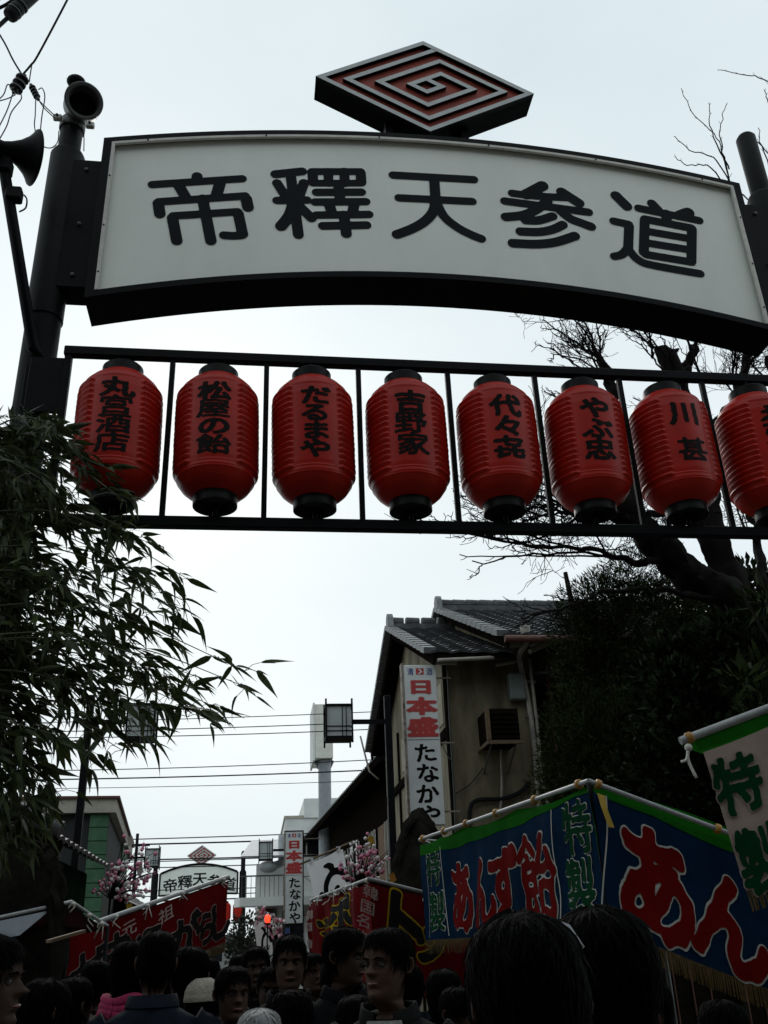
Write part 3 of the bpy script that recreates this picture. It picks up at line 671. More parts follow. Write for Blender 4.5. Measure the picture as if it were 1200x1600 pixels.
def evergreen(name, label, base, blobs, n, size, m, trunkr=.09, flat=.35):
    t = thing(name, label, 'tree', base)
    top = max(b[2] for b in blobs)
    tm_ = MB().tube([(base[0], base[1], -.05), (base[0]+.05, base[1], top*.5), (blobs[0][0], blobs[0][1], top)], [trunkr*1.5, trunkr, trunkr*.3], 9)
    for b in blobs: tm_.tube([(base[0], base[1], b[2]*.75), (b[0], b[1], b[2])], [.04, .012], 6)
    tm_.build('trunk', M_BARK, t, True)
    c = sprays(blobs, n, size, m, flat).build('crown', m, t); c['kind'] = 'stuff'
    return t
def bl(px, py, Y, rpx, rpy, ry=None):
    c = at(px, py, Y); s = (c-CAM).length/FOC
    return (c.x, c.y, c.z, rpx*s, ry or rpx*s, rpy*s)
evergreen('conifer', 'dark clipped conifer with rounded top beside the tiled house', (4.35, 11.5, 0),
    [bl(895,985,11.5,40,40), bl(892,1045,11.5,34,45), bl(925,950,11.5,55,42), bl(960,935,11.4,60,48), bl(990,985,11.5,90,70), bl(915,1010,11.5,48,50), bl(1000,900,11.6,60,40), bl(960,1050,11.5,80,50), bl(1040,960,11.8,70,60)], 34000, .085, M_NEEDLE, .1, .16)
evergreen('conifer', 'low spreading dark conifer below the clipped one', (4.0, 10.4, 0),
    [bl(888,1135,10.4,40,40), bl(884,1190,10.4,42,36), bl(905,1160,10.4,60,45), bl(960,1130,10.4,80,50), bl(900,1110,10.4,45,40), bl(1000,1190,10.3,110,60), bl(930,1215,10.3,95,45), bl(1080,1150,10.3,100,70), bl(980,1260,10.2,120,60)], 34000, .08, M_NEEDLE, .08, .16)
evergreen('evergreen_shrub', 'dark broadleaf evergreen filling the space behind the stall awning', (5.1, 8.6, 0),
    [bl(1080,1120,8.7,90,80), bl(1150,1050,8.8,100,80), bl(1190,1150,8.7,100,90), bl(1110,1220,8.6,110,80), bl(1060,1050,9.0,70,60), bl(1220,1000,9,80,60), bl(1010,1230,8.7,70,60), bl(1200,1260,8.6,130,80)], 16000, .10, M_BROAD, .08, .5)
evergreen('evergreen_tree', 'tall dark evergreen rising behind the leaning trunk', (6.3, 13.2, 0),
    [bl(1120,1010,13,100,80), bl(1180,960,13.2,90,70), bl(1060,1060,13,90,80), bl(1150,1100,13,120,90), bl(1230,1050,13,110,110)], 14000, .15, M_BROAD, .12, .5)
spr = []
for (px, py, Y) in ((1185,1045,7.2), (1160,1065,7.2), (1195,1080,7.2), (1195,940,7.4), (1180,1110,7.2)):
    spr.append(bl(px, py, Y, 22, 14))
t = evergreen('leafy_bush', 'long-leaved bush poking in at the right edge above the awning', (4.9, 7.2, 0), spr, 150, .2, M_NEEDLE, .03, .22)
# ============================================================ buildings
M_PLASTER = mat('stained beige plaster', (.075, .060, .034), .9, .4, 1.3, .25, 30, c2=(.27, .23, .145), streak=(1.6, 1.6, .45))
M_CREAM = mat('cream plaster panel', (.30, .27, .20), .9, .3, 2, .15, 30)
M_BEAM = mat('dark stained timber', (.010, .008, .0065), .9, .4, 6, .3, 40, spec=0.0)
M_TILE = mat('grey roof tile', (.030, .033, .036), .55, .5, 5, .15, 40, c2=(.085, .09, .095))
M_VERGE = mat('pale verge tile', (.16, .17, .17), .6, .35, 9, .1, 40)
M_PIPE = mat('weathered pvc pipe', (.33, .31, .27), .55, .3, 6)
M_BROWNP = mat('brown painted pipe', (.10, .038, .024), .6, .3, 6)
M_WOODL = mat('light weathered wood', (.12, .08, .042), .8, .3, 9, .2, 50)
M_GLASSD = mat('dark window glass', (.012, .015, .018), .08, .3)
M_WHITEW = mat('white render wall', (.72, .74, .71), .85, .14, 1.2, .12, 25)
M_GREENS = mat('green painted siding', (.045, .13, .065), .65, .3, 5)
M_FASC = mat('cream fascia board', (.42, .40, .33), .7, .2, 4)
def tiles(mb, eave0, eave1, ridge0, ridge1, tw=.28, tc=.25, amp=.028, step=.03):
    """pantiled slope between an eave edge and a ridge edge"""
    e0, e1, r0, r1 = map(vv, (eave0, eave1, ridge0, ridge1)); n = (e1-e0).cross(r0-e0).normalized()
    if n.z < 0: n = -n
    W_ = (e1-e0).length; H_ = (r0-e0).length; nc = max(2, int(W_/tw)); nr = max(2, int(H_/tc)); nu = nc*5
    for j in range(nr):
        vs = []
        for k in range(2):
            q = (j+k)/nr
            a, b = e0.lerp(r0, q), e1.lerp(r1, q)
            for i in range(nu+1):
                x = i/nu; ph = (i % 5)/5
                h = amp*max(0, math.sin(PI*ph)) + (step if k == 0 else 0) + random.uniform(-.003, .003)
                vs.append(a.lerp(b, x) + n*h)
        lip = [v - n*(step+.012) for v in vs[:nu+1]]
        m_ = nu+1
        mb.add(vs+lip, [(i, i+1, m_+i+1, m_+i) for i in range(nu)] + [(2*m_+i, 2*m_+i+1, i+1, i) for i in range(nu)])
    return mb
def slab(mb, P4, th):      # roof deck under the tiles
    a = [vv(p) for p in P4]; n = (a[1]-a[0]).cross(a[3]-a[0]).normalized()
    if n.z > 0: n = -n
    return mb.prism(a, n*th)

# ---- plaster house with two tiled roofs
hs = thing('tiled_house', 'stained beige plaster house with two grey tiled gable roofs', 'house', (3.1, 15, 0))
wl = MB(); wl.prism([(3.1, 15, 0), (3.1, 23, 0), (3.1, 23, 6.15), (3.1, 18.9, 7.72), (3.1, 15, 6.10)], (1.05, 0, 0)); wl.build('wall', M_PLASTER, hs)
wl = MB(); wl.prism([(4.15, 15.0, 0), (4.15, 23.2, 0), (4.15, 23.2, 6.6), (4.15, 19.2, 8.2), (4.15, 15.0, 6.5)], (.42, 0, 0)); wl.prism([(4.571, 16.3, 0), (4.571, 23.2, 0), (4.571, 23.2, 6.6), (4.571, 19.2, 8.2), (4.571, 16.3, 6.9)], (4.4, 0, 0)); wl.build('wall', M_PLASTER, hs)
def gable_roof(xa, xb, yn, ye, yf, ze, zp, zf, nm):
    t_ = tiles(MB(), (xa, yn, ze), (xb, yn, ze), (xa, ye, zp), (xb, ye, zp)); tiles(t_, (xb, yf, zf), (xa, yf, zf), (xb, ye, zp), (xa, ye, zp))
    rf = t_.build('roof', M_TILE, hs); rf['kind'] = 'stuff'
    d = MB(); slab(d, [(xa+.03, yn, ze-.03), (xb, yn, ze-.03), (xb, ye, zp-.03), (xa+.03, ye, zp-.03)], .07); slab(d, [(xa+.03, ye, zp-.03), (xb, ye, zp-.03), (xb, yf, zf-.03), (xa+.03, yf, zf-.03)], .07)
    d.build('roof_deck', M_BEAM, rf)
    # verge: pale tile caps stepping down each side, barge board below
    for (y0_, z0_, y1_, z1_) in ((ye, zp, yn, ze), (ye, zp, yf, zf)):
        a, b = Vector((xa, y0_, z0_)), Vector((xa, y1_, z1_)); n_ = int((b-a).length/.36)
        for i in range(n_):
            p, q = a.lerp(b, i/n_), a.lerp(b, (i+.96)/n_)
            MB().bar(p + Vector((-.01, 0, .03)), q + Vector((-.01, 0, .045)), .20, .10).build('verge_tile', M_VERGE, rf)
        MB().bar(a + Vector((.06, 0, -.12)), b + Vector((.06, 0, -.12)), .05, .16).build('barge_board', M_BEAM, rf)
    for i in range(5):
        p = Vector((xa, ye, zp)).lerp(Vector((xa, yn, ze)), (i+.6)/5); MB().box(p + Vector((.10, -.04, -.24)), p + Vector((.5, .04, -.15))).build('rafter_end', M_FASC, rf)
    rd = MB()
    n_ = int((xb-xa)/.3)
    for i in range(n_):
        x = xa + (xb-xa)*i/n_; rd.lathe([(.10, 0), (.115, .02), (.105, .28), (.10, .30)], (x, ye, zp+.16), 10, (1, 0, 0))
    rd.box((xa+.05, ye-.12, zp-.02), (xb, ye+.12, zp+.10))
    rd.build('ridge', M_TILE, rf)
    MB().prism([(xa-.06, ye-.2, zp-.02), (xa-.06, ye+.2, zp-.02), (xa-.06, ye+.15, zp+.24), (xa-.06, ye+.06, zp+.33), (xa-.06, ye-.06, zp+.33), (xa-.06, ye-.15, zp+.24)], (.12, 0, 0)).build('ridge_end_tile', M_VERGE, rf)
    return rf
gable_roof(2.75, 4.14, 14.4, 18.9, 23.4, 5.97, 7.85, 6.1, 'a')
gable_roof(3.9, 9.2, 14.03, 19.2, 24.2, 6.15, 8.38, 6.4, 'b')
# street-side timber frame and cream panels
MB().box((3.06, 14.98, 0), (3.10, 15.12, 6.0)).build('corner_post', M_BEAM, hs)
for z in (2.9, 4.75): MB().box((3.05, 15.13, z), (3.098, 22.9, z+.16)).build('beam', M_BEAM, hs)
for y in (16.8, 18.7, 20.6, 22.4): MB().box((3.06, y, 0), (3.099, y+.12, 6.0)).build('stud', M_BEAM, hs)
for y in (15.4, 17.2, 19.1): MB().box((3.085, y, 5.05), (3.0985, y+1.15, 5.75)).build('plaster_panel', M_CREAM, hs)
# gutters and pipes on the face
MB().tube([(2.85, 14.35, 5.83), (3.6, 14.37, 5.87), (3.95, 14.5, 5.93)], .032, 10).build('gutter', M_PIPE, hs, 40)
MB().tube([(3.9, 13.98, 6.08), (9.0, 13.98, 6.08)], .06, 10).build('gutter', M_BROWNP, hs, 40)
hp = at(821, 990, 14.1)
MB().lathe([(.05, -.12), (.05, -.03), (.085, .06), (.085, .12), (.07, .12)], hp, 14).build('hopper', M_PIPE, hs, 40)
MB().tube(smooth_line([tuple(hp + Vector((0, 0, -.1))), tuple(at(823, 1005, 14.2)), tuple(at(812, 1022, 14.6)), tuple(at(813, 1040, 14.85)), (4.47, 14.9, 5.0), (4.45, 14.9, 3.0), (4.45, 14.9, .1)], 4), .042, 10).build('downpipe', M_PIPE, hs, True)
MB().tube(smooth_line([(4.55, 14.9, 6.0), (4.56, 14.9, 4.8), (4.54, 14.9, 4.0), (4.60, 14.9, 3.4), (4.56, 14.9, .1)], 4), .028, 8).build('downpipe', M_PIPE, hs, True)
for z in (3.4, 4.2, 5.0, 5.6): MB().box((4.38, 14.88, z), (4.62, 14.94, z+.035)).build('pipe_strap', M_GREY, hs)
MB().tube([at(775, 1040, 14.9), at(800, 1035, 14.9), at(812, 1032, 14.9)], .03, 8).build('branch_pipe', M_PIPE, hs, True)
for px, a, b in ((855, 1040, 1085), (872, 1190, 1240)):
    pass
MB().tube(smooth_line([tuple(at(862, 1027, 15.6)), tuple(at(851, 1043, 15.6)), tuple(at(856, 1075, 15.6)), tuple(at(872, 1215, 15.6)), tuple(at(880, 1300, 15.6))], 4), .042, 10).build('downpipe', M_BROWNP, hs, True)
MB().box(at(796, 1096, 14.93) + Vector((0, -.14, 0)), at(813, 1054, 14.93) + Vector((.02, .06, 0)), .02).build('meter_box', mat('grey green enamel', (.13, .16, .145), .5, .2), hs)
# timber-framed window air conditioner hanging off the wall
c = at(779, 1140, 14.6); ac = MB().box(c + Vector((-.24, -.30, -.25)), c + Vector((.26, .39, .27))).build('air_conditioner', M_BEAM, hs)
for P_, Q_ in (((-.28, -.34, -.29), (.30, -.29, -.235)), ((-.28, -.345, -.23), (-.215, -.295, .27)), ((-.285, -.28, -.29), (-.245, .38, -.24))):
    MB().box(c + Vector(P_), c + Vector(Q_)).build('wood_frame', M_WOODL, ac)
for k in range(6): MB().box(c + Vector((-.2, -.325, -.2+.075*k)), c + Vector((.24, -.302, -.175+.075*k))).build('louvre', M_BEAM, ac)
for dx in (-.2, .2): MB().tube([c + Vector((dx, -.25, -.27)), c + Vector((dx, .4, -.62))], .015, 6).build('prop', M_GREY, ac)
MB().tube(smooth_line([tuple(at(782, 1165, 14.93)), tuple(at(784, 1230, 14.93)), tuple(at(781, 1270, 14.93))], 4), .02, 6).build('drain_pipe', M_PIPE, hs, True)
MB().tube(smooth_line([tuple(at(733, 1300, 14.93)), tuple(at(735, 1262, 14.93)), tuple(at(748, 1250, 14.93)), tuple(at(785, 1248, 14.93)), tuple(at(812, 1238, 14.93)), tuple(at(828, 1222, 14.93))], 5), .035, 8).build('conduit', M_DARKW, hs, True)
MB().tube(smooth_line([tuple(at(699, 1040, 14.96)), tuple(at(702, 1120, 14.96)), tuple(at(710, 1250, 14.96)), tuple(at(712, 1330, 14.96))], 4), .014, 6).build('conduit', M_GREY, hs, True)
MB().tube(smooth_line([tuple(at(712, 1240, 14.95)), tuple(at(735, 1225, 14.95)), tuple(at(755, 1200, 14.95))], 4), .008, 5).build('conduit', M_DARKW, hs, True)
# recess to the right: dark boarded wall with a small lean-to
MB().box((4.60, 16.15, 0), (9.0, 16.29, 5.9)).build('boarded_wall', M_BEAM, hs)
for k in range(14): MB().box((4.66+.3*k, 16.12, .2), (4.68+.3*k, 16.149, 5.8)).build('batten', M_BROWNP, hs)
p0, p1 = at(828, 1018, 14.6), at(862, 1003, 14.7)
MB().bar(p0, p1, .10, .07).build('lean_to_edge', M_FASC, hs); MB().bar(p0+Vector((.05, 0, .11)), p1+Vector((.1, .2, .12)), .12, .05).build('lean_to_edge', M_FASC, hs)
slab(MB(), [(4.62, 14.7, 5.75), (7.5, 14.7, 5.75), (7.5, 16.1, 6.1), (4.62, 16.1, 6.1)], .05).build('lean_to_roof', M_TILE, hs)
MB().box((4.66, 16.05, 3.6), (6.2, 16.11, 3.65)).build('rail', M_FASC, hs)
for k in range(9): MB().box((4.68+.17*k, 16.06, 3.3), (4.71+.17*k, 16.10, 3.6)).build('baluster', M_FASC, hs)

# ---- lit-box shop signs hung at right angles to the street
M_SIGNW = mat('sign white enamel', (.60, .63, .62), .45, .10, 2, c2=(.70, .72, .71))
M_RUST = mat('rusty edge', (.12, .05, .02), .8, .5, 9, c2=(.4, .36, .3))
M_SRED = mat('sign red', (.42, .03, .03), .5, .15); M_SPINK = mat('sign red halo', (.55, .25, .23), .5, .15); M_SBLUE = mat('sign blue', (.05, .09, .25), .5, .2)
def shop_sign(x0, x1, z0, z1, y, label, frame, wallx):
    t = thing('shop_sign', label, 'sign', ((x0+x1)/2, y, z0), group='tall white shop signs with red characters')
    b = MB().box((x0, y, z0), (x1, y+.16, z1), .01).build('sign_case', M_SIGNW, t)
    MB().box((x0-.035, y-.006, z0-.01), (x0-.002, y+.17, z1+.03)).build('edge_strip', M_RUST, t)
    if frame:
        MB().box((x1+.002, y-.006, z0-.01), (x1+.03, y+.17, z1+.03)).build('edge_strip', M_BEAM, t)
        MB().box((x0, y-.006, z1+.002), (x1, y+.17, z1+.03)).build('edge_strip', M_BEAM, t); MB().box((x0, y-.006, z0-.03), (x1, y+.17, z0-.002)).build('edge_strip', M_BEAM, t)
    W_, H_ = x1-x0, z1-z0; cx = (x0+x1)/2
    P = lambda e_: (lambda x, z: (x, y-e_, z))
    zz = lambda q: z1 - H_*q
    char_mesh('清', .02, x0+W_*.21, zz(.045), W_*.20, W_*.24, P(.003)).build('character', M_SBLUE, b)
    char_mesh('酒', .02, x0+W_*.79, zz(.045), W_*.20, W_*.24, P(.003)).build('character', M_SBLUE, b)
    MB().add([(x0+W_*.38, y-.003, zz(.065)), (x0+W_*.62, y-.003, zz(.065)), (x0+W_*.62, y-.003, zz(.022)), (x0+W_*.38, y-.003, zz(.022))], [(0, 1, 2, 3)]).build('crest', M_SRED, b)
    mk = [([(cx-.03*W_, zz(.058)), (cx+.05*W_, zz(.045)), (cx-.02*W_, zz(.03))], .022*W_)]
    F, fx, fy = stroke_field(mk, .006, .04); vs_, fs_ = field_polys(F, fx, fy, .006, 0.)
    MB().add([(a, y-.006, c_) for a, c_ in vs_], fs_).build('crest_mark', M_SIGNW, b)
    for ch, q, wq, hq in (('日', .145, .80, .095), ('本', .27, .92, .115), ('盛', .405, .92, .125)):
        char_mesh(ch, .075, cx, zz(q), W_*wq, H_*hq, P(.003)).build('character_halo', M_SPINK, b)
        char_mesh(ch, .050, cx, zz(q), W_*wq, H_*hq, P(.006)).build('character', M_SRED, b)
    MB().add([(x0+.02, y-.003, zz(.487)), (x1-.02, y-.003, zz(.487)), (x1-.02, y-.003, zz(.483)), (x0+.02, y-.003, zz(.483))], [(0, 1, 2, 3)]).build('seam_line', M_GREY, b)
    for k, ch in enumerate('たなかや'):
        char_mesh(ch, .034, cx+W_*.04+(.03 if k % 2 else -.01)*W_, zz(.565+.125*k), W_*.70, H_*.125, P(.003), .06, -.06, .012).build('character', M_BRUSH, b)
    for q in (.08, .5, .92):
        MB().box((x1+(.03 if frame else 0), y+.06, zz(q)-.012), (wallx, y+.09, zz(q)+.012)).build('wall_bracket', M_RUST, t)
    MB().tube([(x1+.03, y+.075, zz(.5)), ((x1+wallx)/2, y+.1, zz(.5)-.22), (wallx, y+.1, zz(.5)-.34)], .008, 5).build('brace', M_GREY, t)
    return t
shop_sign(2.31, 2.85, 3.31, 5.81, 14.55, 'tall white shop sign with red characters on the beige tiled house', False, 3.1)
shop_sign(.81, 1.30, 2.37, 4.78, 28, 'smaller white shop sign farther down the street before the pale building', True, 2.0)

# ---- street lamps with lattice lantern heads
M_LAMPW = mat('milky lamp glass', (.42, .46, .45), .4, .12, 3)
def lamp(x, y, side, zl, label):
    t = thing('street_lamp', label, 'street lamp', (x, y, 0), group='lattice-headed lamps along the street')
    MB().box((x-.052, y-.052, 0), (x+.052, y+.052, zl+.42), .008).build('post', M_BLACK, t)
    lx = x + side*.78
    MB().box((min(x+side*.052, lx-side*.22), y-.03, zl-.02), (max(x+side*.052, lx-side*.22), y+.03, zl+.045)).build('arm', M_BLACK, t)
    hd = MB().box((lx-.185, y-.185, zl-.24), (lx+.185, y+.185, zl+.22)).build('lamp_glass', M_LAMPW, t)
    for sx in (-1, 1):
        for sy in (-1, 1): MB().box((lx+sx*.20-.014, y+sy*.20-.014, zl-.34), (lx+sx*.20+.014, y+sy*.20+.014, zl+.33)).build('corner_bar', M_BLACK, hd)
    for z in (-.255, .235):
        MB().box((lx-.215, y-.215, zl+z-.014), (lx+.215, y+.215, zl+z+.014)).build('cover_plate', M_BLACK, hd)
    for sy in (-1, 1):
        for dz in (-.16, -.09): MB().box((lx-.186, y+sy*.192-.005, zl+dz-.006), (lx+.186, y+sy*.192+.005, zl+dz+.006)).build('lattice_bar', M_BLACK, hd)
        for dx in (.05, .11): MB().box((lx+dx-.006, y+sy*.1995-.002, zl-.24), (lx+dx+.006, y+sy*.1995+.003, zl+.22)).build('lattice_bar', M_BLACK, hd)
    for sx in (-1, 1):
        for dz in (-.16, -.09): MB().box((lx+sx*.192-.005, y-.186, zl+dz-.006), (lx+sx*.192+.005, y+.186, zl+dz+.006)).build('lattice_bar', M_BLACK, hd)
    return t
lamp(1.99, 14.3, -1, 4.82, 'street lamp with square lattice head in front of the beige house')
lamp(-2.53, 14.3, 1, 4.85, 'street lamp whose lattice head hangs among the bamboo tips')
lamp(1.05, 29.5, -1, 4.42, 'small distant street lamp next to the farther shop sign')
lamp(-3.86, 30, 1, 4.36, 'small distant street lamp left of the far arch, near pink decorations')

# ---- dark timber house along the right side
dk = thing('dark_timber_house', 'long dark timber house with low tiled eaves beyond the beige house', 'house', (3.2, 24, 0))
e0, e1 = atz(590, 1180, 6.2), atz(472, 1313, 6.2)
dv = (e1-e0); dv.z = 0; dvn = dv.normalized(); pr_ = Vector((dvn.y, -dvn.x, 0))
w0, w1 = e0 + pr_*.75, e1 + pr_*.75
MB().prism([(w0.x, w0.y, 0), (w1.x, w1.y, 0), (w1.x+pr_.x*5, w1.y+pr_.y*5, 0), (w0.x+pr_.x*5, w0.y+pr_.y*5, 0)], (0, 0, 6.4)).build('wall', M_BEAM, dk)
rr = tiles(MB(), e1, e0, e1+pr_*2.8+Vector((0, 0, 1.0)), e0+pr_*2.8+Vector((0, 0, 1.0)), .3, .3).build('roof', M_TILE, dk); rr['kind'] = 'stuff'
slab(MB(), [e0+Vector((0, 0, -.05)), e1+Vector((0, 0, -.05)), e1+pr_*2.8+Vector((0, 0, .95)), e0+pr_*2.8+Vector((0, 0, .95))], .12).build('eave_deck', M_BEAM, dk)
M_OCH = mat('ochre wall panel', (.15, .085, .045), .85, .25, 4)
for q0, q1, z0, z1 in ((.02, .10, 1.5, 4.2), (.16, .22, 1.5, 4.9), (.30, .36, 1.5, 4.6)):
    a, b = w0.lerp(w1, q0) - pr_*.03, w0.lerp(w1, q1) - pr_*.03
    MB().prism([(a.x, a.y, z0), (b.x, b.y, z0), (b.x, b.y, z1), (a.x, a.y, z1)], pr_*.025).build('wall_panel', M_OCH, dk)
for q0, q1 in ((.11, .15), (.24, .29), (.40, .52), (.56, .68)):
    a, b = w0.lerp(w1, q0) - pr_*.04, w0.lerp(w1, q1) - pr_*.04
    wn = MB().prism([(a.x, a.y, 3.2), (b.x, b.y, 3.2), (b.x, b.y, 4.9), (a.x, a.y, 4.9)], pr_*.03).build('window', M_GLASSD, dk)
    for k in range(3):
        c_ = a.lerp(b, k/2) - pr_*.02; MB().box((c_.x-.03, c_.y-.03, 3.2), (c_.x+.01, c_.y+.03, 4.9)).build('window_bar', M_FASC, wn)
MB().tube([at(563, 1150, 22.5), at(568, 1170, 22.5), at(577, 1205, 22.5), at(592, 1218, 22.5)], .022, 8).build('downpipe', M_PIPE, dk, True)
# ---- pale buildings farther on
wb = thing('white_building', 'pale flat-roofed building rising behind the farther shop sign', 'building', (2.2, 44, 0))
MB().box((1.25, 44, 0), (6, 54, 7.15)).build('wall', M_WHITEW, wb); MB().box((2.1, 43.9, 7.16), (6, 54, 8.0)).build('roof_block', M_WHITEW, wb)
MB().box((1.2, 43.95, 7.151), (2.09, 54, 7.27)).build('parapet', M_FASC, wb)
for z in (2.6, 4.3, 5.6):
    wn = MB().box((1.5, 43.95, z), (2.9, 43.99, z+.8)).build('window', M_GLASSD, wb); MB().box((1.45, 43.93, z-.08), (2.95, 43.985, z-.01)).build('sill', M_FASC, wb); MB().box((2.18, 43.93, z), (2.24, 43.949, z+.8)).build('frame_bar', M_FASC, wn)
bb = thing('balcony_building', 'pale house with rounded balcony, duct and awning at the street bend', 'building', (.4, 36, 0))
MB().box((.0, 36, 0), (2.3, 43, 4.6)).build('wall', M_WHITEW, bb)
MB().prism([(-.55, 35.0, 3.15), (.9, 35.0, 3.15), (2.3, 35.2, 3.15), (2.3, 36, 3.15), (-.1, 36, 3.15), (-.75, 35.6, 3.15)], (0, 0, .28)).build('balcony_slab', M_WHITEW, bb)
for k in range(10): MB().box((-.5+.16*k, 35.03, 3.44), (-.48+.16*k, 35.06, 4.1)).build('baluster', M_GREY, bb)
MB().box((-.55, 35.02, 4.1), (1.1, 35.07, 4.15)).build('handrail', M_GREY, bb)
slab(MB(), [(-.55, 34.6, 4.75), (1.1, 34.6, 4.75), (1.2, 36, 5.4), (-.2, 36, 5.4)], .06).build('awning', M_ZINC, bb)
MB().tube(smooth_line([(.9, 35.3, 5.5), (.9, 35.3, 4.8), (.85, 35.3, 4.55), (.5, 35.2, 4.45)], 5), .14, 14).build('duct', M_ZINC, bb, True)
MB().ball((.42, 35.1, 4.42), .26, 1.3, 1, .8, 14, 9).build('duct_cowl', M_ZINC, bb, True)
MB().box((.35, 35.95, 1.6), (.75, 35.99, 3.1)).build('door', M_GLASSD, bb); MB().box((.95, 35.95, 2.0), (1.7, 35.99, 3.0)).build('window', M_GLASSD, bb)
MB().box((1.05, 35.9, 2.2), (1.25, 35.94, 2.45)).build('blue_plate', M_SBLUE, bb)
# sign pillar on a round column
ps = thing('pillar_sign', 'tall round column carrying a blank white sign box', 'sign', (2.78, 40, 0))
MB().lathe([(.27, 0), (.27, 9.2)], (2.78, 40, 0), 20).build('column', mat('grey painted column', (.20, .215, .23), .5, .15), ps, True)
MB().box((2.36, 39.6, 9.0), (3.12, 42, 11.3), .02).build('sign_box', mat('sign box panel', (.68, .68, .60), .5, .12), ps)
MB().box((2.28, 39.58, 8.92), (2.355, 42.1, 11.35)).build('side_panel', M_WHITEW, ps); MB().lathe([(.3, 8.7), (.42, 8.95), (.42, 8.998)], (2.78, 40.3, 0), 18).build('collar', M_GREY, ps, 40)

# ---- left side
gb = thing('green_building', 'flat-roofed building with cream fascia and green siding on the left', 'building', (-2.55, 18, 0), math.radians(4.7))
ORIG[gb.name] = (0, 0, 0)
MB().box((-6, .15, 0), (-.12, 8.2, 4.05)).build('wall', mat('shaded dark cladding', (.016, .018, .018), .8, .3, 4), gb)  # wall clad in one dark colour
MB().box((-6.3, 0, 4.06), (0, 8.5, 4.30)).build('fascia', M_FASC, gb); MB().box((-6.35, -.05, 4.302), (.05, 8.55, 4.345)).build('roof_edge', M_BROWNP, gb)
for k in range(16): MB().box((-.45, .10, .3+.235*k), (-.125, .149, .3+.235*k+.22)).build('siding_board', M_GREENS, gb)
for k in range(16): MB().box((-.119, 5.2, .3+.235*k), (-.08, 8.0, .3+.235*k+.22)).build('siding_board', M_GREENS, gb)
MB().box((-4.6, .09, 1.6), (-3.0, .148, 3.2)).build('window', M_GLASSD, gb)
LHX = -.22
lh = thing('low_house', 'low dark house with a tiled verge half hidden by bamboo', 'house', (-3.85, 10, 0))
MB().prism([(-5.6, 10.3, 0), (-1.95, 10.3, 0), (-1.95, 10.3, 2.65), (-3.8, 10.3, 3.52), (-5.6, 10.3, 2.65)], (0, 2.9, 0)).build('wall', mat('dull green wall', (.008, .016, .010), .9, .35, 3, spec=0.0), lh)
for k in range(8): MB().box((-3.2, 10.26, 1.2+.22*k), (-2.0 if k < 6 else -2.35, 10.298, 1.2+.22*k+.205)).build('siding_board', MATS['dull green wall'], lh)
t_ = tiles(MB(), (-1.72, 13.4, 2.72), (-1.72, 9.95, 2.72), (-3.8, 13.4, 3.72), (-3.8, 9.95, 3.72)); tiles(t_, (-5.9, 9.95, 2.72), (-5.9, 13.4, 2.72), (-3.8, 9.95, 3.72), (-3.8, 13.4, 3.72))
rf = t_.build('roof', M_TILE, lh); rf['kind'] = 'stuff'
for k in range(7):
    a, b = Vector((-3.8, 9.92, 3.74)), Vector((-1.68, 9.92, 2.74)); p, q = a.lerp(b, k/7), a.lerp(b, (k+.95)/7)
    MB().tube([p + Vector((0, 0, .04)), q + Vector((0, 0, .06))], [.075, .085], 10).build('verge_tile', M_TILE, rf, 40)
MB().bar((-3.8, 9.98, 3.58), (-1.72, 9.98, 2.58), .05, .2).build('barge_board', M_BEAM, rf)
for ch_ in lh.children: ch_.location.x += LHX
dh = thing('far_left_house', 'dark roofed house behind the pink decorations on the left', 'house', (-3.5, 22, 0))
MB().prism([(-7, 22, 0), (-2.55, 22, 0), (-2.55, 22, 2.6), (-4.6, 22, 3.7), (-7, 22, 2.6)], (0, 8, 0)).build('wall', M_BEAM, dh)
t_ = tiles(MB(), (-2.25, 30.3, 2.5), (-2.25, 21.7, 2.5), (-4.6, 30.3, 3.85), (-4.6, 21.7, 3.85)).build('roof', M_TILE, dh); t_['kind'] = 'stuff'
MB().box((-2.9, 21.9, 1.9), (-2.6, 21.96, 2.3)).build('notice_plate', M_SIGNW, dh)
for k, (x, y, wd, h, c) in enumerate(((-14, 95, 8, 4.2, (.2, .19, .17)), (-5.5, 100, 6, 3.6, (.3, .3, .29)), (1, 92, 5, 4.4, (.25, .24, .22)), (-21, 88, 6, 5, (.2, .21, .22)))):
    t = thing('distant_house', ['grey distant house closing the street on the far left', 'pale distant house closing the street in the middle', 'tan distant house at the right of the street end', 'blue grey distant house leftmost behind the others'][k], 'house', (x, y, 0), group='houses at the end of the street')
    MB().box((x, y, 0), (x+wd, y+7, h*.72)).build('wall', mat('far wall %d' % k, c, .9, .2, 1), t)
    MB().prism([(x-.4, y-.4, h*.72), (x+wd+.4, y-.4, h*.72), (x+wd/2, y-.4, h)], (0, 7.8, 0)).build('roof', M_TILE, t)
    for q in (.2, .6): MB().box((x+wd*q, y-.05, 1.2), (x+wd*(q+.2), y-.01, 2.4)).build('window', M_GLASSD, t)
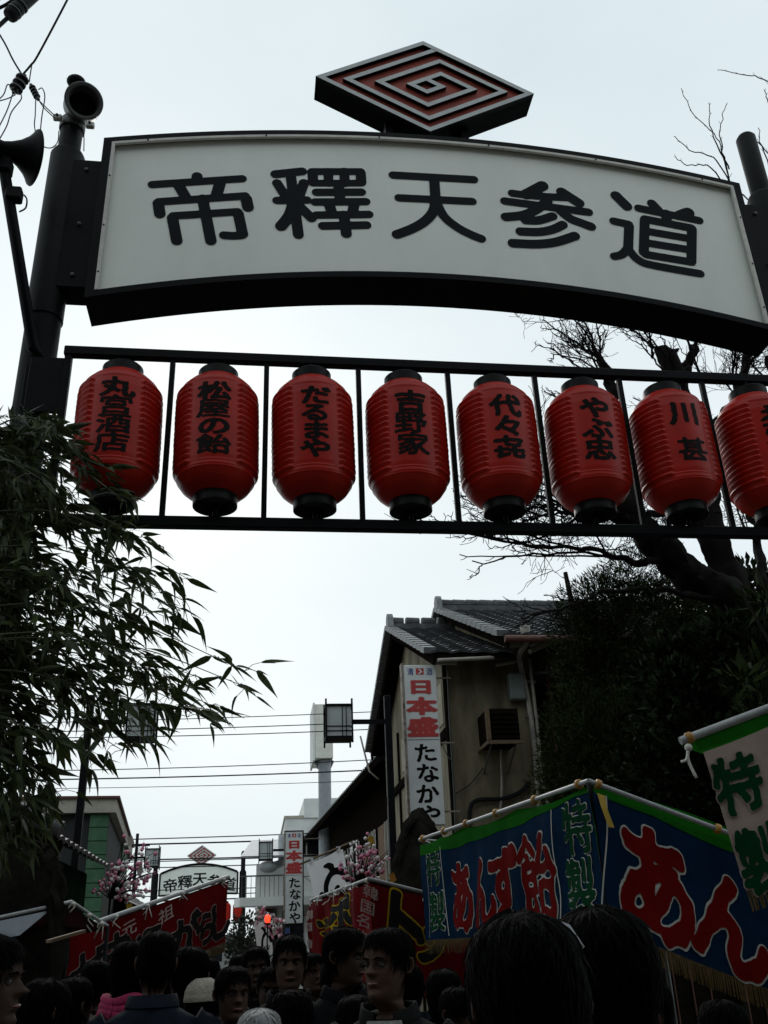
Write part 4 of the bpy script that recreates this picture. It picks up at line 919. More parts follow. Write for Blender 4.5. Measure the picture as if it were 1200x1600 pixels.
# big stones
def stone(outline, Y, th, label, base_z=0):
    P = [at(px, py, Y) for px, py in outline]
    P = smooth_line([(p.x, p.z) for p in P], 4)
    t = thing('stone_monument', label, 'stone', (sum(p[0] for p in P)/len(P), Y+th/2, 0))
    mb = MB(); n = len(P); rings = []
    for q, (k, yo) in enumerate(((.86, 0), (.97, .06), (1, th*.35), (.98, th*.7), (.85, th))):
        cx = sum(p[0] for p in P)/n; cz = sum(p[1] for p in P)/n
        rings.append([(cx+(x-cx)*k+.02*math.sin(i*2.1+q), Y+yo+.03*math.sin(i*1.3), max(0, cz+(z-cz)*k+.015*math.sin(i*1.7+q*2))) for i, (x, z) in enumerate(P)])
    vs = [v for r in rings for v in r]
    fs = [(a*n+i, a*n+(i+1) % n, (a+1)*n+(i+1) % n, (a+1)*n+i) for a in range(4) for i in range(n)] + [tuple(range(n-1, -1, -1)), tuple(4*n+i for i in range(n))]
    mb.add(vs, fs).build('slab', mat('dark weathered stone', (.006, .006, .005), .95, .5, 4, .7, 14, c2=(.026, .025, .021), spec=0.0), t, 50)
    MB().box((min(p[0] for p in P)-.15, Y-.1, 0), (max(p[0] for p in P)+.15, Y+th+.1, .28), .03).build('plinth', mat('plinth stone', (.06, .06, .055), .9, .4, 6, .5, 30), t)
    return t
stone([(655,1258),(636,1280),(622,1325),(613,1375),(606,1450),(602,1530),(650,1545),(712,1530),(708,1400),(702,1330),(688,1295),(672,1272)], 12, .5, 'pointed dark standing stone below the shop sign')
stone([(30,1302),(-20,1300),(-70,1330),(-90,1450),(-80,1600),(60,1600),(98,1480),(94,1400),(86,1345),(68,1318)], 8, .5, 'broad dark stone slab behind the bamboo at lower left')

# ============================================================ far arch at the next crossing
fa = thing('far_street_arch', 'distant matching street arch with white sign and diamond emblem', 'arch', (-2.8, 50, 0))
for x in (-4.95, -.66):
    MB().lathe([(.17, 0), (.17, 5.4), (.11, 5.5), (.11, 6.3), (.05, 6.4)], (x, 50, 0), 14).build('post', M_BLACK, fa, 40)
fz = lambda x: 5.78 - .115*(x+2.8)**2
vs = []; n = 24
for i in range(n+1):
    x = -4.68 + 3.75*i/n; vs += [(x, 49.9, 4.42+.05*(1-((x+2.8)/1.9)**2)), (x, 49.9, fz(x))]
mb = MB().add(vs, [(2*i, 2*i+2, 2*i+3, 2*i+1) for i in range(n)]); fp = mb.build('sign_face', M_PANEL, fa)
top = [(-4.68+3.75*i/n, 49.88, fz(-4.68+3.75*i/n)+.04) for i in range(n+1)]; MB().tube(top, .055, 6).build('sign_rim', M_BLACK, fa, True)
MB().tube([(a, b, 4.40+.05*(1-((a+2.8)/1.9)**2)) for a, b, c in top], .05, 6).build('sign_rim', M_BLACK, fa, True)
for x in (-4.70, -.91): MB().box((x-.04, 49.85, 4.4), (x+.04, 50.1, fz(x)+.05)).build('sign_rim', M_BLACK, fa)
MB().box((-4.68, 49.93, 4.45), (-.93, 50.15, 5.3)).build('sign_back', M_BLACK, fa)
for k, ch in enumerate('帝釋天参道'):
    x = -4.18 + .71*k; char_mesh(ch, .022, x, 4.84+.30*(1-abs(k-2)/2.2), .74, .66, lambda a, b: (a, 49.89, b), (.13, .07, 0, -.07, -.13)[k]).build('character', M_INK, fp)
EC2 = (-2.72, 6.22)
MB().prism([(EC2[0]-.70, 49.95, EC2[1]), (EC2[0], 49.95, EC2[1]-.47), (EC2[0]+.70, 49.95, EC2[1]), (EC2[0], 49.95, EC2[1]+.47)], (0, .15, 0)).build('emblem', M_MAROON, fa)
def dq2(a, b): return (EC2[0]+(a-b)/7*.70, 49.93, EC2[1]+.47-(a+b)/7*.47)
for p, q in zip([(0,0),(7,0),(7,7),(0,7)]+sp[:-1], [(7,0),(7,7),(0,7),(0,0)]+sp[1:]): MB().bar(dq2(*p), dq2(*q), .05, .05).build('maze_wall', M_SILVER, fa)
MB().box((EC2[0]-.05, 49.95, 5.6), (EC2[0]+.05, 50.05, 5.8)).build('emblem_foot', M_BLACK, fa)
for z in (4.15, 3.05): MB().box((-4.9, 49.97, z), (-.7, 50.03, z+.06)).build('rack_rail', M_BLACK, fa)
for k in range(7):
    x = -4.45+.6*k
    t = thing('red_lantern', 'tiny red lantern in the distant arch, ' + ['leftmost, behind the red banner', 'second from left behind the banner', 'third behind the banner', 'middle one behind the banner', 'third from right behind the banner', 'second from right beside the red banner end', 'rightmost beside the far post'][k], 'lantern', (x, 50, 3.6), 0, 'small red lanterns in the far arch')
    inst('lantern_body', ME_LB, t); inst('lantern_cap', ME_CT, t); inst('lantern_cap', ME_CB, t)

# ============================================================ overhead wires and a thin utility pole
up = thing('utility_pole', 'thin dark utility pole rising behind the pink decorations', 'pole', (-3.9, 33, 0))
MB().tube([(-3.92, 33, 0), (-3.92, 33, 5.4)], [.07, .05], 10).build('pole', M_BLACK, up, True); MB().box((-4.3, 32.97, 5.0), (-3.5, 33.03, 5.06)).build('crossarm', M_BLACK, up)
for k, (py, r, Y, dip, nm) in enumerate(((1120,.016,34,.1,'topmost thin overhead wire crossing the street'),(1133,.018,34,.12,'second overhead wire, just under the topmost'),(1141,.018,34,.15,'third overhead wire of the upper group'),
        (1194,.018,36,.15,'overhead wire at the height of the lamp heads, upper of a pair'),(1208,.026,36,.12,'thicker overhead wire, lower of the middle pair'),(1222,.012,36,.1,'faint overhead wire under the middle pair'),
        (1306,.022,40,.1,'upper wire of the bundle above the far arch'),(1313,.032,40,.1,'thick wire of the bundle above the far arch'),(1336,.03,42,.1,'thick wire level with the far emblem'),(1341,.02,42,.12,'thin wire close under the thick one by the far emblem'),(1350,.022,42,.1,'wire just below the far emblem'),(1384,.02,44,.1,'wire passing in front of the far sign face'),(1396,.02,44,.1,'lowest wire across the far sign face'))):
    a, b = at(-140, py+12, Y), at(690, py-13+(k % 3)*3, Y); pts = [a.lerp(b, q/14) - Vector((0, 0, dip*4*(q/14)*(1-q/14))) for q in range(15)]
    o = MB().tube(pts, r, 5, False).build('overhead_wire', M_DARKW, smooth=True); tag(o, nm, 'wire', 'wires across the street')
# ============================================================ festival stalls
M_NAVY = mat('navy banner cloth', (.0022, .016, .042), .85, .25, 5, .15, 30, spec=.04)
M_GREENB = mat('bright green canopy cloth', (.010, .115, .007), .85, .2, 5, .1, 30, spec=.04, trans=.25)
M_CRED = mat('crimson banner cloth', (.105, .002, .003), .8, .3, 4, .15, 20, spec=.06)
M_PINKC = mat('pale pink banner cloth', (.36, .28, .235), .85, .15, 4, .12, 30, spec=.06)
M_GOLD = mat('gold fringe', (.065, .04, .008), .7, .35, 30, .3, 80, spec=.25)
M_TRED = mat('banner red lettering', (.12, .003, .003), .85, .2, spec=.04); M_TWHITE = mat('banner white outline', (.42, .42, .38), .8, .12, spec=.06)
M_TGREEN = mat('banner green lettering', (.003, .038, .014), .85, .25, spec=.04); M_TYEL = mat('banner yellow outline', (.36, .24, .012), .8, .2, spec=.05); M_TBLK = mat('banner black lettering', (.006, .005, .005), .8, .3, spec=.15)
M_TPINK = mat('banner pale outline', (.34, .26, .24), .8, .2, spec=.06)
M_TWINE = mat('white twine', (.55, .54, .48), .8, .15); M_STEELP = mat('pale steel tube', (.30, .31, .31), .45, .25, 14)
class Cloth:
    def __init__(s, A, B, H, top=.05, shear=0.0, rip=.012, k=7.0, ph=0.0):
        s.A, s.B = vv(A), vv(B); s.H = H; s.top = top; s.sh = shear; s.rip = rip; s.k = k; s.ph = ph
        s.L = (s.B-s.A).length; s.d = (s.B-s.A)/s.L; h = Vector((s.d.x, s.d.y, 0)).normalized(); s.n = Vector((h.y, -h.x, 0))
        if s.n.dot(CAM - (s.A+s.B)/2) < 0: s.n = -s.n
    def P(s, x, y, e=0.0):        # x along the pole, y downwards negative
        t = -y; f = min(1, max(0, t/s.H))
        w_ = s.rip*(math.sin(s.k*x+s.ph) + .6*math.sin(s.k*2.3*x+1.3+s.ph+2*f) + .35*math.sin(s.k*4.1*x+2.2))*(.25+.75*f) + s.rip*.3*math.sin(9*t+x*3)
        sag = -.012*abs(math.sin(x*6.0+s.ph))*(1-f)
        return s.A + s.d*(x + s.sh*t) + Vector((0, 0, -(t+s.top)+sag)) + s.n*(w_+e)
    def st(s, px, py):
        v = ray(px, py); q = s.n.dot(s.A-CAM)/s.n.dot(v); p = CAM+v*q - s.A
        hd = Vector((s.d.x, s.d.y, 0)); x = p.dot(hd)/hd.length_squared; t = -(p.z - s.d.z*x) - s.top
        return x - s.sh*t, -t
    def sheet(s, name, m, parent, x0, x1, t0, t1, e=0.0, nu=None):
        nu = nu or max(6, int((x1-x0)*40)); nv = max(2, int((t1-t0)*26))
        return MB().grid(lambda a, b: s.P(x0+(x1-x0)*a, -(t0+(t1-t0)*b), e), nu, nv).build(name, m, parent, True)
    def band(s, m, parent, x0, x1, prof, e=.003):      # strip along the top, prof: (fraction, depth)
        nu = max(8, int((x1-x0)*30))
        return MB().grid(lambda a, b: s.P(x0+(x1-x0)*a, .005-(.005+float(np.interp(a, [p[0] for p in prof], [p[1] for p in prof])))*b, e), nu, 3).build('green_band', m, parent, True)
    def char(s, ch, box, layers, parent, stretch=1.0, rot=0., jit=.016):
        x0, y0, x1, y1 = box; mx_, my_ = (x0+x1)/2, (y0+y1)/2
        a, b = s.st(x0, my_), s.st(x1, my_); c, d = s.st(mx_, y0), s.st(mx_, y1); cx, cy = s.st(mx_, my_)
        w_, h_ = abs(b[0]-a[0])*1.06*stretch, abs(c[1]-d[1])*1.06
        # keep upright on the tilted cloth: characters follow the pole's slope
        for q, (bold, m) in enumerate(layers):
            char_mesh(ch, bold, cx, cy, w_, h_, lambda x, y: s.P(x, y, .004*(q+1)), rot, 0, jit, 3).build('character' if q == len(layers)-1 else 'character_outline', m, parent)
    def fringe(s, m, parent, x0, x1, t0, h):
        mb = MB(); n = int((x1-x0)/.012)
        for i in range(n):
            x = x0+(x1-x0)*i/n; j = random.uniform(-.006, .006)
            a, b = s.P(x, -t0, .003), s.P(x+.010, -t0, .003); c, d = s.P(x+.008+j, -(t0+h+random.uniform(-.012, .012)), .003+random.uniform(0, .008)), s.P(x+.002+j, -(t0+h), .003)
            mb.add([a, b, c, d], [(0, 1, 2, 3)])
        o = mb.build('fringe', m, parent); o['kind'] = 'stuff'; return o
    def line(s, pts, wd, m, parent):
        P2 = [s.st(*p) for p in pts]; P2 = smooth_line(P2, 6); mb = MB(); vs = []
        for x, y in P2: vs += [s.P(x-wd/2, y, .004), s.P(x+wd/2, y, .004)]
        mb.add(vs, [(2*i, 2*i+1, 2*i+3, 2*i+2) for i in range(len(P2)-1)]).build('stitched_line', m, parent)
def pole(A, B, r, m, parent, nm='top_pole'): return MB().tube([A, B], r, 12).build(nm, m, parent, 40)
def ties(A, B, qs, parent, m, r=.024):
    A, B = vv(A), vv(B); d = (B-A).normalized()
    for q in qs:
        p = A.lerp(B, q); MB().lathe([(r, -.014), (r+.003, -.008), (r+.003, .008), (r, .014)], p, 12, d).build('tie', m, parent, True)
def knots(A, B, qs, parent):
    A, B = vv(A), vv(B)
    for q in qs:
        p = A.lerp(B, q); mb = MB().ball(p + Vector((0, -.02, -.01)), .022, 1, 1, .8, 8, 6)
        for _ in range(3): mb.tube([p, p + Vector((random.uniform(-.05, .05), -.03, random.uniform(-.07, .0))), p + Vector((random.uniform(-.07, .07), -.03, random.uniform(-.14, -.04)))], .005, 5)
        mb.build('twine_knot', M_TWINE, parent, True)
M_TIE = mat('orange cable tie', (.35, .17, .02), .5, .2)
def frame(t, C, L_, R_, D_, m):
    ce = (vv(C)+vv(L_)+vv(R_)+vv(D_))/4
    for p in (C, L_, R_, D_):
        q = vv(p).lerp(ce, .28); MB().tube([(q.x, q.y, 0), (q.x, q.y, ce.z-.02), vv(p)], .017, 10).build('post', M_GREY, t, True)
    pole(C, L_, .0135, m, t); pole(C, R_, .0135, m, t); pole(L_, D_, .0135, m, t); pole(R_, D_, .0135, m, t)
def canopy(t, C, L_, R_, D_, m, rise=.35):
    C, L_, R_, D_ = map(vv, (C, L_, R_, D_))
    MB().grid(lambda a, b: C.lerp(L_, a).lerp(R_.lerp(D_, a), b) + Vector((0, 0, -.02+rise*math.sin(PI*b)*.5 - .03*abs(math.sin(a*PI*3)))), 12, 10).build('canopy', m, t, True)
def counter(t, x0, y0, x1, y1, m):
    MB().box((x0, y0, .1), (x1, y1, .85), .01).build('counter', m, t); MB().box((x0-.04, y0-.04, .852), (x1+.04, y1+.04, .89), .005).build('counter_top', M_WOODL, t)
# --- blue candied-apricot stall
C, L_, = Vector((1.787, 5.0, 2.41)), Vector((1.30, 7.76, 2.41)); R_ = Vector((3.05, 5.02, 1.93)); D_ = Vector((3.3, 7.7, 2.15))
bs = thing('food_stall', 'stall with navy banners and big red kana at right', 'stall', (C.x, C.y, 0))
frame(bs, C, L_, R_, D_, M_STEELP); canopy(bs, C, L_, R_, D_, M_GREENB, .1); counter(bs, 2.0, 5.4, 2.9, 7.4, M_NAVY)
ties(L_, C, (.03, .2, .36, .55, .76, .96), bs, M_TIE); ties(C, R_, (.04, .55, .9), bs, M_TIE)
fl = Cloth(L_, C, .72, .045, 0, .017, 6)
va = fl.sheet('side_banner', M_NAVY, bs, .02, fl.L-.01, .0, .70); fl.band(M_GREENB, va, .02, fl.L-.01, [(0, .075), (.3, .085), (.7, .06), (.9, .02), (1, .004)])
fl.fringe(M_GOLD, va, .02, fl.L-.01, .69, .095)
red = [(.066, M_TWHITE), (.048, M_TRED)]; grn = [(.042, M_TWHITE), (.024, M_TGREEN)]
for ch, bx, ly in (('特', (669,1330,690,1382), grn), ('製', (673,1392,697,1455), grn), ('あ', (702,1341,740,1457), red), ('ん', (740,1333,776,1454), red), ('ず', (767,1318,812,1436), red), ('飴', (811,1298,871,1442), [(.044, M_TWHITE), (.026, M_TRED)]), ('特', (881,1248,924,1334), grn), ('製', (886,1338,930,1430), grn)):
    fl.char(ch, bx, ly, va)
fl.line([(690,1322), (694,1380), (702,1462)], .009, M_TWHITE, va); fl.line([(864,1262), (868,1330), (878,1400), (880,1470)], .009, M_TWHITE, va); fl.line([(668,1332), (670,1400), (671,1465)], .007, M_TWHITE, va)
fr = Cloth(C, R_, .72, .045, 0, .015, 5, 1.0)
vb = fr.sheet('front_banner', M_NAVY, bs, .012, fr.L, .0, .70); fr.band(M_GREENB, vb, .05, fr.L, [(0, .003), (.25, .02), (.6, .05), (1, .06)]); fr.fringe(M_GOLD, vb, .012, fr.L, .69, .10)
for ch, bx in (('あ', (966,1292,1084,1471)), ('ん', (1087,1362,1197,1522)), ('ず', (1212,1400,1310,1560))): fr.char(ch, bx, red, vb, 1.0, -.22 if ch != 'あ' else -.12)
fr.line([(946,1240), (947,1300), (942,1370), (938,1430)], .009, M_TWHITE, vb)
MB().add([fr.P(.03, -.0, .02), fr.P(.075, .0, .02), fr.P(.075, -.07, .03), fr.P(.10, -.16, .035), fr.P(.065, -.17, .035), fr.P(.04, -.08, .03)], [(0, 1, 2, 5), (5, 2, 3, 4)]).build('yellow_ribbon', mat('yellow ribbon', (.42, .27, .02), .6, .2), bs)
# --- nearer stall with pale pink banner, right edge
A_, B_ = at(1063, 1158, 3.6), at(1330, 1058, 3.5)
pk = thing('food_stall', 'nearest stall with pale pink banner and green characters at the right edge', 'stall', (A_.x, A_.y, 0))
A2, B2 = Vector((A_.x+.80, 4.3, A_.z+.02)), Vector((B_.x+.6, 4.3, 2.45))
pole(A_, B_, .0165, M_STEELP, pk); pole(A2, B2, .0165, M_STEELP, pk); pole(B_, B2, .0165, M_STEELP, pk)
for p in (B_, A2, B2): MB().tube([(p.x+.25, p.y, 0), (p.x+.25, p.y, p.z-.25), p], .016, 10).build('post', M_GREY, pk, True)
MB().grid(lambda a, b: A_.lerp(B_, a).lerp(A2.lerp(B2, a), b) + Vector((0, 0, -.02-.02*math.sin(PI*b))), 10, 8).build('canopy', M_GREENB, pk, True)
ties(A_, B_, (.05, .62), pk, M_TIE, .02)
fp_ = Cloth(A_, B_, .62, .02, .13, .008, 7, .4)
s0 = fp_.st(1101, 1182)[0]
vp = fp_.sheet('front_banner', M_PINKC, pk, s0, s0+.36, .045, .60); fp_.band(M_GREENB, vp, s0-.02, fp_.L, [(0, .035), (1, .05)], .002)
vq = fp_.sheet('navy_banner', M_NAVY, pk, s0+.362, fp_.L, .045, .60); fp_.fringe(M_GOLD, vp, s0, s0+.36, .59, .085)
for ch, bx in (('特', (1113,1172,1190,1270)), ('製', (1152,1284,1222,1398))): fp_.char(ch, bx, [(.062, M_TPINK), (.040, M_TGREEN)], vp, 1.0, -.05)
mb = MB(); a = A_ + Vector((.02, -.02, -.03)); mb.tube(smooth_line([tuple(a), tuple(a+Vector((-.015, 0, -.045))), tuple(a+Vector((-.04, 0, -.055)))], 4), .006, 6); mb.tube(smooth_line([tuple(a), tuple(a+Vector((-.01, 0, -.05))), tuple(a+Vector((.012, 0, -.12)))], 4), .006, 6); mb.ball(a, .016)
mb.build('twine_knot', M_TWINE, pk, True); counter(pk, A_.x+.45, 3.9, B_.x+.3, 4.35, M_CRED)
# --- crimson rice-cake stall
C = at(577, 1373, 8.0); L_ = Vector((.60, 11.07, C.z)); R_ = C + Vector((1.05, .1, -.26)); D_ = Vector((1.75, 11, C.z-.2))
rs = thing('food_stall', 'stall with crimson banners, white vertical characters and yellow-edged kana', 'stall', (C.x, C.y, 0))
frame(rs, C, L_, R_, D_, M_STEELP); canopy(rs, C, L_, R_, D_, M_CRED, .1); knots(L_, C, (.02, .2, .38, .52, .68, .8, .97), rs); knots(C, R_, (.45, .8), rs); counter(rs, 1.0, 8.3, 1.7, 10.6, M_CRED)
fl = Cloth(L_, C, .74, .03, 0, .045, 5.2, .6); va = fl.sheet('side_banner', M_CRED, rs, .0, fl.L-.005, 0, .72, 0, 150)
blk = [(.085, M_TYEL), (.050, M_TBLK)]
for ch, bx in (('ポ', (517,1400,549,1455)), ('ッ', (494,1425,513,1460))): fl.char(ch, bx, blk, va)
for ch, bx in (('韓', (484,1420,493,1436)), ('国', (484,1440,492,1454)), ('餅', (484,1466,492,1482))): fl.char(ch, bx, [(.02, M_TPINK)], va)
fr = Cloth(C, R_, .74, .03, 0, .012, 6, .3); vb = fr.sheet('front_banner', M_CRED, rs, .005, fr.L, 0, .74)
for ch, bx in (('韓', (568,1383,590,1404)), ('国', (563,1406,585,1428)), ('名', (557,1428,579,1449)), ('物', (554,1452,576,1474))): fr.char(ch, bx, [(.012, M_TPINK)], vb, 1.05, -.12)
for ch, bx in (('ト', (588,1388,662,1488)), ('ッ', (640,1432,700,1505))): fr.char(ch, bx, [(.095, M_TYEL), (.062, M_TBLK)], vb, 1.0, -.12, 0)
# --- red pepper stall on the left, banner pole tilted up along the street
A_, B_ = at(60, 1472, 9.0), at(357, 1370, 10.7)
ls = thing('food_stall', 'stall on the left with dark red banner and pale-edged black kana', 'stall', (A_.x, A_.y, 0))
pole(A_, B_, .021, M_STEELP, ls); knots(A_, B_, (.36, .52, .72, .97), ls)
A2, B2 = A_ + Vector((-1.2, .9, -.25)), B_ + Vector((-1.5, .9, -.45))
for p in (A_, B_, A2, B2): q = p.lerp((A_+B_+A2+B2)/4, .3); MB().tube([(q.x, q.y, 0), (q.x, q.y, q.z-.15), p], .017, 10).build('post', M_GREY, ls, True)
MB().grid(lambda a, b: A_.lerp(B_, a).lerp(A2.lerp(B2, a), b) + Vector((0, 0, -.03)), 10, 6).build('canopy', M_CRED, ls, True); pole(A2, B2, .02, M_STEELP, ls)
fl = Cloth(A_, B_, .66, .03, 0, .012, 4, .2); va = fl.sheet('front_banner', M_CRED, ls, .0, fl.L-.01, 0, .60); fl.fringe(M_GOLD, va, 0, fl.L-.01, .59, .10)
pb = [(.066, M_TPINK), (.050, M_TBLK)]
for ch, bx in (('七', (110,1486,158,1540)), ('味', (150,1460,200,1526)), ('と', (192,1455,226,1512)), ('う', (214,1443,262,1508)), ('が', (266,1430,311,1492)), ('ら', (307,1422,335,1477)), ('し', (324,1407,361,1468))): fl.char(ch, bx, pb, va, 1.0, .12)
for ch, bx in (('元', (191,1437,214,1461)), ('祖', (248,1416,271,1439))): fl.char(ch, bx, [(.012, M_TPINK)], va, 1.0, .15)
counter(ls, A_.x-.9, 9.3, A_.x-.2, 9.9, M_CRED)
# --- low stall roof at far left
q0, q1, q2 = at(-30, 1440, 7.6), at(112, 1409, 8.2), at(168, 1447, 8.4)
lf = thing('stall_awning', 'dark red awning on white poles left of the red banner', 'awning', (q1.x, q1.y, 0))
pole(q0, q1, .014, M_STEELP, lf, 'frame_pole'); pole(q1, q2, .013, M_STEELP, lf, 'frame_pole')
for p in (q0, q1, q2): MB().tube([(p.x, p.y, 0), p], .015, 8).build('post', M_BLACK, lf, True)
MB().grid(lambda a, b: q0.lerp(q1, a).lerp(q2 + Vector((-1.0, -.4, -.1)) if a < .01 else q2.lerp(q2, a), b) + Vector((0, 0, -.03)), 6, 6).build('awning_cloth', mat('dark awning cloth', (.016, .004, .004), .85, .3, 5, .15, 20, spec=.05), lf, True)
MB().add([q0+Vector((.02, -.02, -.02)), q0.lerp(q1, .75)+Vector((0, -.02, -.03)), q0.lerp(q1, .45)+Vector((0, -.05, -.16)), q0+Vector((0, -.05, -.14))], [(0, 1, 2, 3)]).build('plastic_sheet', mat('clear plastic sheet', (.35, .4, .45), .3, .15), lf)
knots(q1, q2, (.05, .5, .85), lf)
a, b = at(75, 1471, 7.0), at(131, 1455, 7.2); o = MB().bar(a, b, .05, .02).build('wooden_batten', M_WOODL); tag(o, 'pale wooden batten under the awning at left', 'batten')
# --- white cloth banners with black brushwork
def noren(A_, B_, H, label, strokes, tilt, Y):
    t = thing('white_banner', label, 'banner', (A_.x, A_.y, 0), group='white street banners')
    d = (B_-A_); MB().tube([A_-d*.15, B_+d*.35], .012, 8).build('pole', M_WOODL, t, True)
    MB().tube([(B_.x+d.x*.35, B_.y+d.y*.35, 0), B_+d*.35], .018, 8).build('post', M_BLACK, t, True)
    cl = Cloth(A_, B_, H, .03, tilt, .012, 9); sh = cl.sheet('cloth', mat('white banner cloth', (.80, .81, .82), .8, .05, 4, trans=.3), t, 0, cl.L, 0, H)
    for q in (0.12, .88): p = A_.lerp(B_, q); MB().bar(p + Vector((0, -.01, .015)), p + Vector((0, -.01, -.06)), .05, .01).build('loop', MATS['white banner cloth'], t)
    st_ = [(smooth_line([(x*cl.L, -y*H*.86) for x, y in pl], 5), w1*cl.L, w2*cl.L) for pl, w1, w2 in strokes]
    F, fx, fy = stroke_field(st_, .008, .06); vs_, fs_ = field_polys(F, fx, fy, .008, 0., 3)
    MB().add([cl.P(x, y, .005) for x, y in vs_], fs_).build('brush_mark', M_BRUSH, sh)
mark = [([(.42, .20), (.52, .22), (.60, .30)], .03, .085), ([(.22, .86), (.30, .84), (.36, .62), (.50, .46), (.68, .42), (.86, .52), (.96, .72)], .06, .07), ([(.20, .80), (.24, .93), (.40, .93), (.46, .84)], .06, .05), ([(.60, .84), (.68, .80), (.66, .94)], .05, .03), ([(.72, .95), (.84, .86)], .04, .02)]
noren(at(479, 1346, 12), at(535, 1322, 12.4), .62, 'white banner with black brush stroke above the crimson stall', mark, .30, 12)
noren(at(396, 1441, 18), at(420, 1432, 18.4), .62, 'small white banner with black brush stroke near the red lamp', mark, .30, 18)
# red warning lamp
rl = thing('red_lamp', 'small glowing red lamp among the distant pink decorations', 'lamp', at(418, 1440, 17.5))
p = at(418, 1436, 17.5); MB().lathe([(.03, -.06), (.045, -.04), (.05, .02), (.035, .06), (.01, .07)], p, 14).build('lamp_globe', mat('lit red globe', (.6, .03, .01), .4, .05, emit=(1, .05, .02, 2.0)), rl, True)
MB().lathe([(.05, -.09), (.05, -.061)], p, 14).build('lamp_base', M_BLACK, rl); MB().tube([(p.x, p.y, 0), (p.x, p.y, p.z-.09)], .012, 6).build('stem', M_BLACK, rl)
# --- branches hung with pink and white balls
M_PB = mat('pink rice-cake ball', (.55, .19, .28), .6, .2); M_WB = mat('white rice-cake ball', (.66, .64, .63), .6, .1)
ME_PB = MB().ball((0, 0, 0), 1, n=8, m=6).mesh('ball', M_PB, True); ME_WB = MB().ball((0, 0, 0), 1, n=8, m=6).mesh('ball', M_WB, True)
def mochi(root, tips, Y, nb, br_, label):
    R0 = at(*root, Y); t = thing('ball_branch', label, 'decoration', R0, group='branches hung with pink and white balls')
    mb = MB(); n = 0
    for px, py in [(a_+random.uniform(-9, 9), b_+random.uniform(-9, 9)) for a_, b_ in tips for _ in (0, 1)]:
        e_ = at(px, py, Y+random.uniform(-.25, .25)); m_ = R0.lerp(e_, .55) + Vector((0, 0, .10*(e_-R0).length))
        pl = [vv(p) for p in smooth_line([tuple(R0), tuple(m_), tuple(e_)], 8)]; mb.tube(pl, [.007*(1-.8*i/len(pl))+.001 for i in range(len(pl))], 4, False)
        for i in range((nb+1)//2):
            p = pl[random.randrange(6, len(pl))] + Vector((random.gauss(0, .02), random.gauss(0, .04), random.uniform(-.09, .02))); r = br_*random.uniform(.8, 1.2)
            mb.tube([p, p+Vector((0, 0, .05))], .002, 3, False)
            inst('ball', ME_PB if random.random() < .55 else ME_WB, t, p-R0, (0, 0, 0), (r, r, r)); n += 1
    mb.build('twigs', M_BARK, t)['kind'] = 'stuff'
    for _ in range(3):
        p = at(*random.choice(tips), Y) + Vector((0, -.1, random.uniform(-.15, 0))); MB().add([p, p+Vector((.06, 0, .02)), p+Vector((.09, .02, -.06)), p+Vector((.02, .01, -.1))], [(0, 1, 2, 3)]).build('paper_charm', random.choice((M_TIE, MATS['yellow ribbon'], M_TWHITE)), t)
    MB().tube([(R0.x, R0.y, 0), R0], .015, 6).build('stake', M_BLACK, t, True)
mochi((562, 1400), [(540,1330),(552,1322),(560,1312),(572,1306),(580,1318),(575,1330),(590,1322),(600,1335),(610,1330),(535,1345),(545,1365),(570,1350),(605,1355),(598,1370),(585,1345)], 11, 8, .021, 'pink and white ball branch above the crimson stall')
mochi((172, 1405), [(200,1310),(245,1365),(150,1385),(232,1395),(205,1330),(215,1345),(225,1325),(235,1350),(228,1370),(185,1345),(195,1340),(160,1375),(175,1360),(215,1385),(200,1395),(222,1390),(205,1365),(188,1375),(240,1335)], 12, 8, .023, 'pink and white ball branch against the sky on the left')
mochi((432, 1470), [(405,1418),(415,1412),(425,1425),(435,1430),(445,1440),(410,1440),(425,1450),(440,1455),(432,1440),(408,1425)], 18, 7, .028, 'distant ball branch around the red lamp')
# hedge plant by the far post
evergreen('street_shrub', 'grey green shrub in the street behind the red banner end', (-.1, 20, 0), [bl(385,1470,20,24,34), bl(372,1490,20,18,24), bl(395,1495,20,22,26)], 3200, .07, mat('grey green leaves', (.02, .028, .015), .6, .5, 4, c2=(.06, .07, .045)), .04, .5)
# ============================================================ the crowd
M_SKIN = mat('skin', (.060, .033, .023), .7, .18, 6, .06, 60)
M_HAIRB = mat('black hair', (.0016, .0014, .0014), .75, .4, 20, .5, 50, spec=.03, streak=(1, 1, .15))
M_HAIRG = mat('grey hair', (.16, .16, .16), .55, .5, 26, .5, 50, streak=(1, 1, .15))
M_EYEW = mat('eye white', (.05, .047, .044), .5, .05); M_IRIS = mat('dark iris', (.008, .006, .005), .2, .1); M_LIP = mat('lip', (.17, .07, .06), .5, .1)
M_TROU = mat('dark trousers', (.010, .010, .013), .85, .3, 8, .2, 40); M_SHOE = mat('black shoe', (.008, .008, .008), .5, .3)
HN = 56
HP = [(-.30,.13,-.24,.235),(-.16,.14,-.24,.225),(-.06,.28,-.235,.225),(-.015,.37,-.235,.215),(.03,.405,-.24,.235),(.08,.41,-.25,.262),(.14,.405,-.265,.285),(.20,.415,-.29,.302),(.25,.42,-.32,.312),(.30,.42,-.35,.322),(.36,.415,-.39,.332),(.42,.41,-.42,.340),(.48,.405,-.445,.347),(.53,.405,-.46,.350),(.58,.42,-.47,.352),(.64,.43,-.475,.352),(.70,.425,-.475,.350),(.76,.41,-.465,.342),(.82,.38,-.44,.325),(.87,.34,-.405,.30),(.92,.275,-.34,.255),(.96,.19,-.25,.19),(.985,.10,-.15,.11),(1.0,.0,-.03,.03)]
_hz = np.array([p[0] for p in HP])
